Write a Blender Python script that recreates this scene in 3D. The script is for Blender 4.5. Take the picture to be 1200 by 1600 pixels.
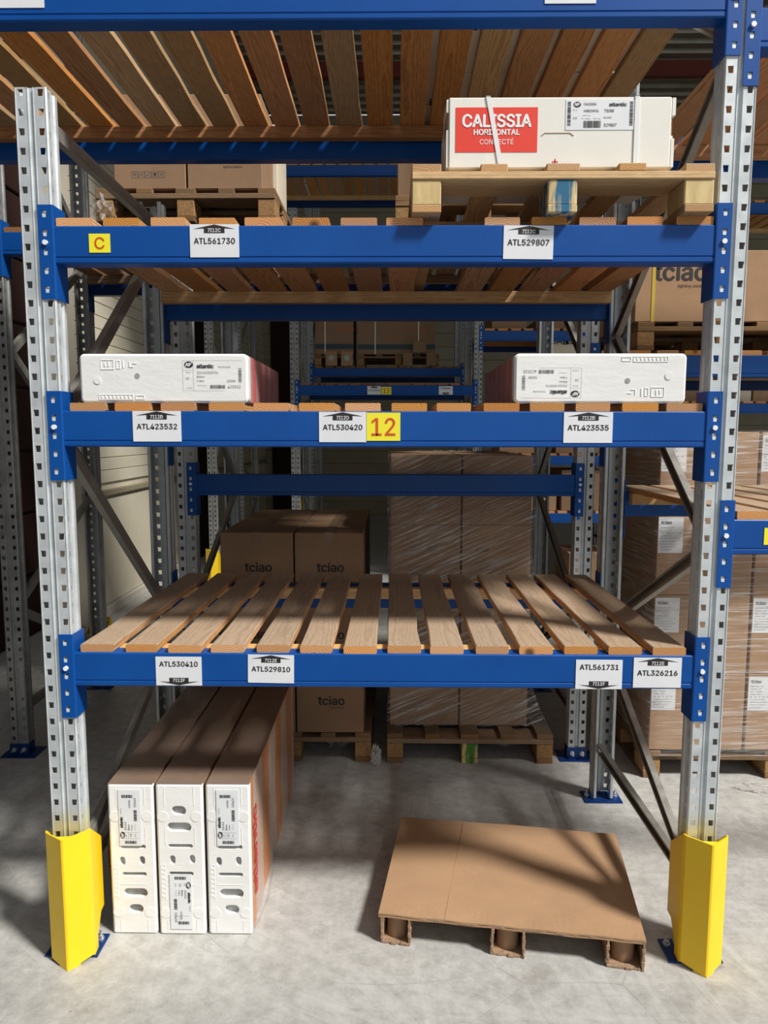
import bpy, bmesh, math, random
from mathutils import Matrix, Vector
random.seed(7)
S = bpy.context.scene
C = S.collection
for o in list(bpy.data.objects): bpy.data.objects.remove(o)
PI = math.pi

# ------------------------------------------------------------------ camera
cam = bpy.data.cameras.new('camera'); co = bpy.data.objects.new('camera', cam); C.objects.link(co)
cam.sensor_fit = 'HORIZONTAL'; cam.sensor_width = 36.0; cam.lens = 1110.49/1200*36.0
cam.clip_start = .05; cam.clip_end = 100
_R = Matrix(((0.9999303, 0.01173707, 0.00127626), (0.00253799, -0.10812253, -0.99413434), (-0.01153023, 0.99406829, -0.10814478)))
right, down, fwd = _R[0], _R[1], _R[2]
mw = Matrix(((right[0], -down[0], -fwd[0], 0.0), (right[1], -down[1], -fwd[1], -2.0011),
             (right[2], -down[2], -fwd[2], 1.58), (0, 0, 0, 1)))
co.matrix_world = mw
S.camera = co
# ------------------------------------------------------------------ world, sun, exposure
w = bpy.data.worlds.new('world'); S.world = w; w.use_nodes = True
bg = w.node_tree.nodes['Background']; bg.inputs[0].default_value = (.93, .97, 1.0, 1); bg.inputs[1].default_value = .56
sd = bpy.data.lights.new('sun', 'SUN'); sd.energy = 4.3; sd.angle = math.radians(8); sd.color = (1.0, .965, .91)
so = bpy.data.objects.new('sun', sd); C.objects.link(so); so.location = (4, -4, 9)
so.rotation_euler = Vector((-.75, .5, -1.0)).to_track_quat('-Z', 'Y').to_euler()
S.view_settings.view_transform = 'Standard'; S.view_settings.look = 'None'
S.view_settings.exposure = 0.27; S.view_settings.gamma = 1.0; S.view_settings.use_curve_mapping = False

# ------------------------------------------------------------------ materials
def nt(name):
    m = bpy.data.materials.new(name); m.use_nodes = True
    t = m.node_tree; return m, t, t.nodes['Principled BSDF']
def N(t, typ, **k):
    n = t.nodes.new(typ)
    for a, b in k.items():
        if a.startswith('i_'): n.inputs[int(a[2:])].default_value = b
        else: setattr(n, a, b)
    return n
def ramp(t, src, stops):
    r = t.nodes.new('ShaderNodeValToRGB'); t.links.new(src, r.inputs[0])
    e = r.color_ramp.elements
    e[0].position, e[0].color = stops[0][0], (*stops[0][1], 1); e[1].position, e[1].color = stops[-1][0], (*stops[-1][1], 1)
    for p, c in stops[1:-1]:
        x = e.new(p); x.color = (*c, 1)
    return r.outputs[0]
def coords(t, scale=(1, 1, 1), rnd=True):
    tc = N(t, 'ShaderNodeTexCoord'); mp = N(t, 'ShaderNodeMapping')
    mp.inputs['Scale'].default_value = scale; t.links.new(tc.outputs['Object'], mp.inputs[0])
    if rnd:
        oi = N(t, 'ShaderNodeObjectInfo'); mul = N(t, 'ShaderNodeMath', operation='MULTIPLY'); mul.inputs[1].default_value = 37.0
        t.links.new(oi.outputs['Random'], mul.inputs[0])
        cb = N(t, 'ShaderNodeCombineXYZ')
        for i in range(3): t.links.new(mul.outputs[0], cb.inputs[i])
        t.links.new(cb.outputs[0], mp.inputs['Location'])
    return mp.outputs[0], tc
def noise(t, vec, scale, detail=4, rough=.55):
    n = N(t, 'ShaderNodeTexNoise'); n.inputs['Scale'].default_value = scale; n.inputs['Detail'].default_value = detail
    n.inputs['Roughness'].default_value = rough; t.links.new(vec, n.inputs['Vector']); return n.outputs['Fac']
def mixc(t, fac, a, b, typ='MIX'):
    m = N(t, 'ShaderNodeMixRGB', blend_type=typ)
    for i, x in enumerate((fac, a, b)):
        if isinstance(x, (int, float)): m.inputs[i].default_value = x
        elif isinstance(x, tuple): m.inputs[i].default_value = (*x, 1)
        else: t.links.new(x, m.inputs[i])
    return m.outputs[0]
def bump(t, b, h, s=.3, d=.002):
    n = N(t, 'ShaderNodeBump'); n.inputs['Strength'].default_value = s; n.inputs['Distance'].default_value = d
    t.links.new(h, n.inputs['Height']); t.links.new(n.outputs[0], b.inputs['Normal'])
def plain(name, col, rough=.5, metal=0, spec=.5):
    m, t, b = nt(name); b.inputs['Base Color'].default_value = (*col, 1); b.inputs['Roughness'].default_value = rough
    b.inputs['Metallic'].default_value = metal; b.inputs['Specular IOR Level'].default_value = spec; return m
def simple(name, c1, c2, scale=8, rough=.6, sx=(1, 1, 1), metal=0, bs=.1, bd=.001, detail=5, rnd=True):
    m, t, b = nt(name); v, _ = coords(t, sx, rnd); f = noise(t, v, scale, detail)
    t.links.new(ramp(t, f, [(.3, c1), (.7, c2)]), b.inputs['Base Color'])
    b.inputs['Roughness'].default_value = rough; b.inputs['Metallic'].default_value = metal
    if bs: bump(t, b, f, bs, bd)
    return m
# galvanised steel
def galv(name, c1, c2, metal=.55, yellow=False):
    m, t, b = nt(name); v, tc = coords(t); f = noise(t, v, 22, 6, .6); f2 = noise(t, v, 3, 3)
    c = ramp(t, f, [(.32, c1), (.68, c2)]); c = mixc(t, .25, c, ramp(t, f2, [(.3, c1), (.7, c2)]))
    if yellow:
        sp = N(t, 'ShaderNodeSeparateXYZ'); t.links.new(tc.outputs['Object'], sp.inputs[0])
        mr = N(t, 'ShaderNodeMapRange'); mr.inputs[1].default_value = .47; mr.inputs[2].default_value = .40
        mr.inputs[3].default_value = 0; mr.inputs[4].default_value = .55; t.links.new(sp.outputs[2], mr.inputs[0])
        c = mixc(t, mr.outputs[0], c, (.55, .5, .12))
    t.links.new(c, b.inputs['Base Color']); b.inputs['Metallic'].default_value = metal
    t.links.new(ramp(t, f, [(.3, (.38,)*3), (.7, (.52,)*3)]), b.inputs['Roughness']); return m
GALV = galv('galvanised_steel', (.47, .51, .53), (.64, .68, .70), .3, True)
GALV_R = galv('plain_galvanised_steel', (.36, .39, .40), (.50, .53, .54), .45)
GALV_BG = galv('shaded_galvanised_steel', (.24, .25, .25), (.38, .39, .39), .5)  # darker copy of the steel, background shade put into the colour
BRACE = galv('brace_steel', (.24, .235, .215), (.36, .35, .32), .5)
BOLT = plain('zinc', (.6, .62, .64), .35, .8)
LUG = plain('bright_lug', (.72, .74, .76), .4, .2)
PIN = plain('white_pin', (.85, .86, .87), .4)
def paint(name, c, c2, rough=.42):
    m, t, b = nt(name); v, _ = coords(t); f = noise(t, v, 5, 5); f2 = noise(t, v, 90, 3, .7)
    col = ramp(t, f, [(.3, c), (.75, c2)])
    scr = ramp(t, noise(t, coords(t, (2, 2, 14))[0], 9, 8, .75), [(.70, (0, 0, 0)), (.76, (1, 1, 1))])
    col = mixc(t, mixc(t, .35, (0, 0, 0), scr), col, (.10, .2, .42))
    t.links.new(col, b.inputs['Base Color']); b.inputs['Roughness'].default_value = rough; b.inputs['Specular IOR Level'].default_value = .28; bump(t, b, f2, .06, .0005); return m
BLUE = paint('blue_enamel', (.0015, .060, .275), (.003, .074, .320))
BLUE_BG = paint('shaded_blue_enamel', (.003, .026, .125), (.005, .036, .16))  # darker copy of the blue: shade on rear beams and base plates is painted in
def yellow():
    m, t, b = nt('yellow_enamel'); v, _ = coords(t); f = noise(t, v, 4, 4)
    col = ramp(t, f, [(.3, (.86, .55, .006)), (.7, (.90, .62, .010))])
    chips = ramp(t, noise(t, coords(t, (1, 1, .6))[0], 26, 5, .7), [(.715, (0, 0, 0)), (.735, (1, 1, 1))])
    sp = N(t, 'ShaderNodeSeparateXYZ'); tc = N(t, 'ShaderNodeTexCoord'); t.links.new(tc.outputs['Object'], sp.inputs[0])
    mr = N(t, 'ShaderNodeMapRange'); mr.inputs[1].default_value = .30; mr.inputs[2].default_value = .03; t.links.new(sp.outputs[2], mr.inputs[0])
    mm = N(t, 'ShaderNodeMath', operation='MULTIPLY'); t.links.new(chips, mm.inputs[0]); t.links.new(mr.outputs[0], mm.inputs[1])
    t.links.new(mixc(t, mm.outputs[0], col, (.12, .07, .01)), b.inputs['Base Color'])
    b.inputs['Roughness'].default_value = .42; return m
YELLOW = yellow()
# wood with growth rings: grain runs along local Y
def wood(name, a, bcol, topc=None, topmix=.0, ringscale=60, along='Y'):
    m, t, b = nt(name)
    tc = N(t, 'ShaderNodeTexCoord'); oi = N(t, 'ShaderNodeObjectInfo')
    sp = N(t, 'ShaderNodeSeparateXYZ'); t.links.new(tc.outputs['Object'], sp.inputs[0])
    ax = {'Y': (0, 2, 1), 'X': (1, 2, 0), 'Z': (0, 1, 2)}[along]
    def M(op, x, y):
        n = N(t, 'ShaderNodeMath', operation=op)
        for i, q in enumerate((x, y)):
            if isinstance(q, (int, float)): n.inputs[i].default_value = q
            else: t.links.new(q, n.inputs[i])
        return n.outputs[0]
    r = oi.outputs['Random']
    rx = M('SUBTRACT', M('FRACT', M('MULTIPLY', r, 7.31), 0), .5); rz = M('ADD', M('MULTIPLY', M('FRACT', M('MULTIPLY', r, 13.7), 0), .05), .006)
    mp = N(t, 'ShaderNodeMapping'); mp.inputs['Scale'].default_value = {'Y': (9, 1.6, 9), 'X': (1.6, 9, 9), 'Z': (9, 9, 1.6)}[along]
    off = N(t, 'ShaderNodeCombineXYZ'); k = M('MULTIPLY', r, 51.0)
    for i in range(3): t.links.new(k, off.inputs[i])
    t.links.new(off.outputs[0], mp.inputs['Location']); t.links.new(tc.outputs['Object'], mp.inputs[0])
    n1 = noise(t, mp.outputs[0], 1.0, 4, .5); wv = M('MULTIPLY', M('SUBTRACT', n1, .5), .035)
    x = M('ADD', M('SUBTRACT', sp.outputs[ax[0]], M('MULTIPLY', rx, .10)), wv); z = M('ADD', M('ADD', sp.outputs[ax[1]], rz), wv)
    rad = M('SQRT', M('ADD', M('MULTIPLY', x, x), M('MULTIPLY', z, z)), 0)
    ring = M('FRACT', M('MULTIPLY', rad, 170.0), 0)
    rr = ramp(t, ring, [(0, (0, 0, 0)), (.45, (.2,)*3), (.80, (1, 1, 1)), (1, (.1,)*3)])
    fine = noise(t, mp.outputs[0], 14, 5, .65)
    col = mixc(t, rr, a, bcol); col = mixc(t, .35, col, ramp(t, fine, [(.3, tuple(q*.6 for q in bcol)), (.7, tuple(min(1, q*1.15) for q in a))]))
    # sawn ends: stronger, warmer rings
    snn = N(t, 'ShaderNodeSeparateXYZ'); t.links.new(tc.outputs['Normal'], snn.inputs[0])
    endf = M('GREATER_THAN', M('ABSOLUTE', snn.outputs[ax[2]], 0), .7)
    col = mixc(t, endf, col, mixc(t, rr, tuple(min(1, q*k_) for q, k_ in zip(a, (1.05, .98, .85))), tuple(q*k_ for q, k_ in zip(bcol, (1.05, .85, .6)))))
    # knots
    vk = N(t, 'ShaderNodeTexVoronoi'); vk.inputs['Scale'].default_value = .62; t.links.new(mp.outputs[0], vk.inputs['Vector'])
    kn = ramp(t, vk.outputs['Distance'], [(.05, (1, 1, 1)), (.11, (0, 0, 0))])
    col = mixc(t, kn, col, tuple(q*.35 for q in bcol))
    hv = N(t, 'ShaderNodeHueSaturation'); t.links.new(col, hv.inputs['Color'])
    t.links.new(M('ADD', .78, M('MULTIPLY', M('FRACT', M('MULTIPLY', r, 29.3), 0), .42)), hv.inputs['Value'])
    t.links.new(M('ADD', .85, M('MULTIPLY', M('FRACT', M('MULTIPLY', r, 17.9), 0), .25)), hv.inputs['Saturation'])
    col = hv.outputs[0]
    if topc:
        gn = N(t, 'ShaderNodeNewGeometry'); sn = N(t, 'ShaderNodeSeparateXYZ'); t.links.new(tc.outputs['Normal'], sn.inputs[0])
        up = M('GREATER_THAN', sn.outputs[2], .6); up = M('MULTIPLY', up, M('ADD', topmix-.2, M('MULTIPLY', fine, .4)))
        grit = noise(t, mp.outputs[0], 30, 6, .75)
        tcol = mixc(t, rr, tuple(q*1.12 for q in topc), tuple(q*.80 for q in topc))
        tcol = mixc(t, .5, tcol, ramp(t, grit, [(.36, tuple(q*.62 for q in topc)), (.62, tuple(q*1.25 for q in topc))]))
        col = mixc(t, up, col, tcol)
    t.links.new(col, b.inputs['Base Color']); b.inputs['Roughness'].default_value = .75; b.inputs['Specular IOR Level'].default_value = .25
    bump(t, b, fine, .25, .001); return m
WOOD = wood('sawn_spruce', (.62, .35, .155), (.38, .165, .055), (.36, .285, .21), .80)
WOOD_R = wood('red_sawn_spruce', (.60, .31, .13), (.37, .155, .055), (.25, .205, .155), .7)
WOOD_Y2 = wood('yellowish_spruce', (.60, .38, .17), (.38, .21, .08), (.33, .255, .185), .7)
WOOD_BG = wood('shaded_spruce', (.30, .17, .085), (.17, .085, .04), (.2, .15, .1), .5)  # dimmed copy of the spruce, shade of the back decks is in its colour
WOOD_X = wood('pallet_spruce_x', (.62, .42, .20), (.45, .26, .105), None, 0, along='X')
WOOD_Y = wood('pallet_spruce_y', (.56, .36, .18), (.40, .22, .09), (.3, .24, .17), .6)
WOOD_BX = wood('old_pallet_x', (.26, .165, .09), (.16, .09, .045), None, 0, along='X')
WOOD_BY = wood('old_pallet_y', (.24, .15, .08), (.14, .08, .04), (.2, .15, .1), .5)
CHIP = simple('chipboard_block', (.24, .125, .045), (.40, .23, .09), 90, .85, bs=.4)
def blockwood(name, paintcol=None):
    m, t, b = nt(name); v, _ = coords(t, (1, 1, .35)); f = noise(t, v, 30, 5)
    c = ramp(t, f, [(.3, (.50, .36, .16)), (.7, (.72, .56, .28))])
    if paintcol:
        v2, _ = coords(t, (1, 1, .15), False); f2 = noise(t, v2, 34, 3, .6); c = mixc(t, ramp(t, f2, [(.44, (0, 0, 0)), (.54, (1, 1, 1))]), c, paintcol)
    t.links.new(c, b.inputs['Base Color']); b.inputs['Roughness'].default_value = .8; bump(t, b, f, .3, .001); return m
BLOCK = blockwood('pale_block'); BLOCK_BLUE = blockwood('blue_stained_block', (.02, .13, .24)); BLOCK_GREEN = blockwood('green_stained_block', (.06, .2, .02))
def cardboard(name, c1, c2, grain=.10, rough=.85):
    m, t, b = nt(name); v, _ = coords(t); f = noise(t, v, 7, 6, .6); g = noise(t, v, 320, 2)
    c = ramp(t, f, [(.25, c1), (.75, c2)]); c = mixc(t, grain, c, ramp(t, g, [(.4, tuple(q*.4 for q in c1)), (.6, tuple(min(1, q*1.4) for q in c2))]))
    t.links.new(c, b.inputs['Base Color']); b.inputs['Roughness'].default_value = rough; b.inputs['Specular IOR Level'].default_value = .3
    bump(t, b, f, .25, .004); return m
CARD = cardboard('brown_cardboard', (.275, .168, .098), (.325, .203, .122))
CARD_BG = cardboard('brown_cardboard_far', (.255, .158, .092), (.31, .195, .115))
CARD_LIT = cardboard('lit_kraft_board', (.35, .215, .12), (.42, .262, .15))  # paler copy of the brown cardboard, stronger light painted into its colour
CARD_EDGE = simple('torn_kraft_edge', (.20, .12, .07), (.38, .26, .17), 120, .9, bs=.4)
DARKGAP = plain('dark_carton_inside', (.05, .025, .015), .9)
WHITECARD = cardboard('white_carton', (.76, .74, .68), (.81, .79, .73), .02)
PALE = cardboard('pale_carton', (.84, .78, .66), (.90, .84, .72), .03)
CREAM = cardboard('cream_carton', (.62, .55, .42), (.7, .63, .5))
TAPE = plain('brown_tape', (.24, .15, .085), .35)
REDTAPE = plain('red_print', (.74, .042, .022), .55)
REDFAINT = plain('faded_red_print', (.62, .05, .06), .6)
INK = plain('black_ink', (.018, .016, .018), .6)
INKGREY = plain('grey_ink', (.16, .16, .17), .6)
INKPALE = plain('pale_ink', (.42, .42, .43), .6)
INKRED = plain('orange_red_ink', (.60, .085, .012), .5)
WHITEINK = plain('white_ink', (.85, .85, .85), .5)
PAPER = simple('white_label_paper', (.70, .72, .75), (.76, .78, .80), 12, .5, bs=0)
PAPERG = simple('grey_label_paper', (.50, .50, .48), (.58, .57, .55), 12, .5, bs=0)
YPAPER = plain('yellow_label', (.86, .78, .03), .45)
STRAP = plain('white_strap', (.78, .78, .77), .4)
YSTRAP = plain('yellow_strap', (.55, .4, .04), .45)
def foam():
    m, t, b = nt('white_polystyrene'); v, _ = coords(t); f = noise(t, v, 190, 3, .6)
    t.links.new(ramp(t, noise(t, v, 4, 4), [(.3, (.78, .78, .765)), (.7, (.84, .84, .83))]), b.inputs['Base Color'])
    b.inputs['Roughness'].default_value = .5
    v2, _ = coords(t, (1, 1, 2.4)); wr = noise(t, v2, 7, 5, .65); wr2 = N(t, 'ShaderNodeMath', operation='ADD'); t.links.new(wr, wr2.inputs[0])
    fm = N(t, 'ShaderNodeMath', operation='MULTIPLY'); fm.inputs[1].default_value = .05; t.links.new(f, fm.inputs[0]); t.links.new(fm.outputs[0], wr2.inputs[1])
    bump(t, b, wr2.outputs[0], .35, .006); b.inputs['Coat Weight'].default_value = .35; b.inputs['Coat Roughness'].default_value = .2; return m
FOAM = foam()
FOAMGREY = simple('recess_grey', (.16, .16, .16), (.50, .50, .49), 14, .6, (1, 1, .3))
def sleeve(name, c1, c2, ax='Y', sc=7.0, lo=.42, hi=.52, gloss=.25):
    m, t, b = nt(name); v, _ = coords(t, (1, 1, 1), False)
    wv = N(t, 'ShaderNodeTexWave', wave_type='BANDS', bands_direction=ax); wv.inputs['Scale'].default_value = sc
    wv.inputs['Distortion'].default_value = 1.2; wv.inputs['Detail'].default_value = 2; wv.inputs['Detail Scale'].default_value = 1.5
    t.links.new(v, wv.inputs['Vector'])
    c = ramp(t, wv.outputs['Color'], [(lo, c1), (hi, c2)]); f = noise(t, v, 60, 5, .7)
    c = mixc(t, .3, c, ramp(t, f, [(.35, tuple(q*.5 for q in c1)), (.7, (.5, .38, .33))]))
    t.links.new(c, b.inputs['Base Color']); b.inputs['Roughness'].default_value = .3
    v2, _ = coords(t, (1, 1, .4)); bump(t, b, noise(t, v2, 11, 6, .7), .6, .008); return m
SLEEVE = sleeve('red_striped_sleeve', (.66, .10, .13), (.44, .34, .30), 'Y', 3.0)
SLEEVE_O = sleeve('orange_striped_sleeve', (.60, .22, .06), (.56, .43, .36), 'Y', 1.1, .4, .55)
DUST = simple('dusty_film_top', (.17, .115, .082), (.25, .18, .14), 6, .38, bs=.5, bd=.004)
def wrap(name, lo, hi, rot):
    m, t, b = nt(name); out = t.nodes['Material Output']
    tc = N(t, 'ShaderNodeTexCoord'); mp = N(t, 'ShaderNodeMapping'); mp.inputs['Rotation'].default_value = (0, rot, 0)
    mp2 = N(t, 'ShaderNodeMapping'); mp2.inputs['Scale'].default_value = (1.2, 1.2, 34)
    t.links.new(tc.outputs['Object'], mp.inputs[0]); t.links.new(mp.outputs[0], mp2.inputs[0])
    n1 = noise(t, mp2.outputs[0], 3.2, 7, .72); n2 = noise(t, tc.outputs['Object'], 3.5, 3)
    st = ramp(t, n1, [(.46, (0, 0, 0)), (.54, (.3,)*3), (.62, (1, 1, 1))]); st = mixc(t, 1.0, st, ramp(t, n2, [(.35, (.25,)*3), (.6, (1, 1, 1))]), 'MULTIPLY')  # pale streaks painted on to stand for glints in the film
    f = N(t, 'ShaderNodeMapRange'); f.inputs[3].default_value = lo; f.inputs[4].default_value = hi; t.links.new(st, f.inputs[0])
    tr = N(t, 'ShaderNodeBsdfTransparent'); mx = N(t, 'ShaderNodeMixShader')
    b.inputs['Base Color'].default_value = (.75, .73, .70, 1); b.inputs['Roughness'].default_value = .22
    bump(t, b, n1, .7, .01)
    t.links.new(f.outputs[0], mx.inputs[0]); t.links.new(tr.outputs[0], mx.inputs[1]); t.links.new(b.outputs[0], mx.inputs[2])
    t.links.new(mx.outputs[0], out.inputs[0]); return m
WRAP = wrap('stretch_film', .05, .70, .42); WRAP2 = wrap('stretch_film_level', .07, .80, .04)
CLEAR = wrap('crumpled_film', .25, .8, .8)
def concrete():
    m, t, b = nt('worn_concrete'); tc = N(t, 'ShaderNodeTexCoord'); v = tc.outputs['Object']
    def mp(s, r=0, vec=None):
        q = N(t, 'ShaderNodeMapping'); q.inputs['Scale'].default_value = s; q.inputs['Rotation'].default_value = (0, 0, r); t.links.new(vec or v, q.inputs[0]); return q.outputs[0]
    big = noise(t, mp((1, 1, 1)), 1.3, 6, .6)
    c = ramp(t, big, [(.28, (.31, .305, .29)), (.5, (.40, .396, .38)), (.75, (.46, .457, .44))])
    # trowel swirls
    wq = N(t, 'ShaderNodeTexNoise'); wq.inputs['Scale'].default_value = .55; wq.inputs['Detail'].default_value = 1; t.links.new(v, wq.inputs['Vector'])
    vm = N(t, 'ShaderNodeVectorMath', operation='SCALE'); vm.inputs['Scale'].default_value = .9; t.links.new(wq.outputs['Color'], vm.inputs[0])
    va = N(t, 'ShaderNodeVectorMath', operation='ADD'); t.links.new(v, va.inputs[0]); t.links.new(vm.outputs[0], va.inputs[1])
    sw = noise(t, mp((1.3, 5, 1), .6, va.outputs[0]), 2.6, 10, .72)
    c = mixc(t, .3, c, ramp(t, sw, [(.34, (.235, .225, .21)), (.5, (.33, .325, .30)), (.66, (.44, .435, .42))]))
    mt_ = noise(t, mp((1, 1, 1)), 17, 12, .80)
    c = mixc(t, .55, c, ramp(t, mt_, [(.38, (.27, .265, .25)), (.5, (.41, .405, .385)), (.62, (.56, .555, .54))]))
    # pale scuffs
    sc = noise(t, mp((1, 1, 1)), 11, 9, .78); pat = noise(t, mp((1, 1, 1)), 2.1, 2)
    k = mixc(t, 1.0, ramp(t, sc, [(.575, (0, 0, 0)), (.65, (1, 1, 1))]), ramp(t, pat, [(.5, (0, 0, 0)), (.6, (1, 1, 1))]), 'MULTIPLY')
    c = mixc(t, mixc(t, .7, (0, 0, 0), k), c, (.62, .62, .605))
    # tyre and trowel arcs: noise in polar coordinates about a few centres
    def M(op, x, y=0.0):
        n = N(t, 'ShaderNodeMath', operation=op)
        for i, q in enumerate((x, y)):
            if isinstance(q, (int, float)): n.inputs[i].default_value = q
            else: t.links.new(q, n.inputs[i])
        return n.outputs[0]
    sp = N(t, 'ShaderNodeSeparateXYZ'); t.links.new(v, sp.inputs[0])
    for k, (cx, cy, fr, th, am) in enumerate(((1.2, 2.9, 17, .52, .42), (-2.6, -2.4, 13, .55, .34), (4.2, .6, 21, .54, .38), (.4, 9, 15, .55, .3))):
        dx = M('SUBTRACT', sp.outputs[0], cx); dy = M('SUBTRACT', sp.outputs[1], cy)
        rad = M('SQRT', M('ADD', M('MULTIPLY', dx, dx), M('MULTIPLY', dy, dy))); an = M('ARCTAN2', dy, dx)
        cb = N(t, 'ShaderNodeCombineXYZ'); t.links.new(M('MULTIPLY', rad, fr), cb.inputs[0]); t.links.new(M('MULTIPLY', an, 1.6), cb.inputs[1]); cb.inputs[2].default_value = k*5.0
        l = noise(t, cb.outputs[0], 1.0, 7, .68)
        msk = ramp(t, noise(t, mp((1, 1, 1)), 1.1+.3*k, 3), [(.40, (0, 0, 0)), (.62, (1, 1, 1))])
        e = mixc(t, 1.0, ramp(t, l, [(th, (0, 0, 0)), (th+.06, (1, 1, 1))]), msk, 'MULTIPLY')
        c = mixc(t, mixc(t, am, (0, 0, 0), e), c, (.54, .535, .515))
        e2 = mixc(t, 1.0, ramp(t, l, [(.30, (1, 1, 1)), (.44, (0, 0, 0))]), msk, 'MULTIPLY')
        c = mixc(t, mixc(t, am*.6, (0, 0, 0), e2), c, (.24, .23, .21))
    # stains and cracks
    st = noise(t, mp((1, 1, 1)), 3.4, 5, .6); c = mixc(t, mixc(t, .28, (0, 0, 0), ramp(t, st, [(.60, (0, 0, 0)), (.72, (1, 1, 1))])), c, (.15, .135, .115))
    vo = N(t, 'ShaderNodeTexVoronoi', feature='DISTANCE_TO_EDGE'); vo.inputs['Scale'].default_value = 1.4; t.links.new(va.outputs[0], vo.inputs['Vector'])
    c = mixc(t, mixc(t, 1.0, mixc(t, .3, (0, 0, 0), ramp(t, vo.outputs['Distance'], [(.0, (1, 1, 1)), (.004, (0, 0, 0))])), ramp(t, pat, [(.45, (0, 0, 0)), (.6, (1, 1, 1))]), 'MULTIPLY'), c, (.13, .12, .105))
    dots = noise(t, mp((1, 1, 1)), 45, 3, .6); c = mixc(t, ramp(t, dots, [(.73, (0, 0, 0)), (.76, (1, 1, 1))]), c, (.14, .13, .12))
    t.links.new(c, b.inputs['Base Color'])
    t.links.new(ramp(t, sw, [(.3, (.42,)*3), (.7, (.62,)*3)]), b.inputs['Roughness'])
    bump(t, b, sc, .12, .002); return m
CONC = concrete()
WALLM = simple('cream_panel', (.58, .53, .41), (.66, .61, .49), 2, .55, bs=.03)
WALLB = simple('olive_back_panel', (.25, .22, .145), (.31, .275, .19), 1.5, .6, bs=.03)
DOORM = plain('dark_red_door', (.022, .006, .005), .7, 0, .2)
CEIL = simple('steel_roof_deck', (.20, .185, .15), (.30, .28, .23), 3, .4, metal=.5, bs=0)

# ------------------------------------------------------------------ mesh helpers
class MB:
    def __init__(s): s.v = []; s.f = []; s.mi = []
    def add(s, vs, fs, mi=0, T=None):
        n = len(s.v); s.v += [tuple(T @ Vector(p)) if T else tuple(p) for p in vs]
        s.f += [tuple(i+n for i in f) for f in fs]; s.mi += [mi]*len(fs); return s
    def box(s, a, b, mi=0, T=None):
        x0, y0, z0 = a; x1, y1, z1 = b
        return s.add([(x0, y0, z0), (x1, y0, z0), (x1, y1, z0), (x0, y1, z0), (x0, y0, z1), (x1, y0, z1), (x1, y1, z1), (x0, y1, z1)],
                     [(0, 3, 2, 1), (4, 5, 6, 7), (0, 1, 5, 4), (1, 2, 6, 5), (2, 3, 7, 6), (3, 0, 4, 7)], mi, T)
    def cbox(s, a, b, c=.004, mi=0, T=None):           # box with chamfered edges
        bm = bmesh.new(); q = MB().box(a, b); vs = [bm.verts.new(p) for p in q.v]
        for f in q.f: bm.faces.new([vs[i] for i in f])
        bmesh.ops.bevel(bm, geom=bm.edges[:], offset=c, segments=1, affect='EDGES', profile=.5)
        bm.verts.index_update(); s.add([v.co[:] for v in bm.verts], [[v.index for v in f.verts] for f in bm.faces], mi, T); bm.free(); return s
    def prism(s, pts, lo, hi, axis='Z', mi=0, T=None, cap=True):   # pts 2D, extruded on axis
        def P(p, h): return {'Z': (p[0], p[1], h), 'Y': (p[0], h, p[1]), 'X': (h, p[0], p[1])}[axis]
        n = len(pts); vs = [P(p, lo) for p in pts]+[P(p, hi) for p in pts]
        fs = [(i, (i+1) % n, (i+1) % n+n, i+n) for i in range(n)]
        if cap: fs += [tuple(range(n))[::-1], tuple(range(n, 2*n))]
        return s.add(vs, fs, mi, T)
    def cyl(s, c, r, lo, hi, axis='Z', n=12, mi=0, T=None):
        return s.prism([(c[0]+r*math.cos(2*PI*i/n), c[1]+r*math.sin(2*PI*i/n)) for i in range(n)], lo, hi, axis, mi, T)
    def mesh(s, name, smooth=False, fix=True):
        m = bpy.data.meshes.new(name); m.from_pydata(s.v, [], s.f)
        if any(s.mi): m.polygons.foreach_set('material_index', s.mi)
        if fix:
            bm = bmesh.new(); bm.from_mesh(m); bmesh.ops.recalc_face_normals(bm, faces=bm.faces); bm.to_mesh(m); bm.free()
        if smooth: m.polygons.foreach_set('use_smooth', [True]*len(m.polygons))
        m.update(); return m
def link(name, me, mats=None, parent=None, loc=(0, 0, 0), rot=(0, 0, 0), label=None):
    if mats is not None and len(me.materials) == 0:
        for m in (mats if isinstance(mats, (list, tuple)) else [mats]): me.materials.append(m)
    o = bpy.data.objects.new(name, me); C.objects.link(o); o.location = loc; o.rotation_euler = rot
    if parent: o.parent = parent
    if label: o['label'] = label
    return o
def tag(o, label, cat, group=None):
    o['label'] = label; o['category'] = cat
    if group: o['group'] = group
    return o
def thing(name, label, cat, loc=(0, 0, 0), rot=(0, 0, 0), group=None):
    o = bpy.data.objects.new(name, None); C.objects.link(o); o.location = loc; o.rotation_euler = rot; o.empty_display_size = .05
    return tag(o, label, cat, group)
def struct(name, me, m, parent=None, loc=(0, 0, 0)):
    o = link(name, me, m, parent, loc)
    if not parent: o['kind'] = 'structure'
    return o
CACHE = {}
def cached(key, fn):
    if key not in CACHE: CACHE[key] = fn()
    return CACHE[key]
try:      # the sans that ships inside Blender; its built-in face is the fallback
    SANS = bpy.data.fonts.load(bpy.utils.resource_path('LOCAL')+'/datafiles/fonts/Inter.woff2')
except Exception:
    SANS = None
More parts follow.
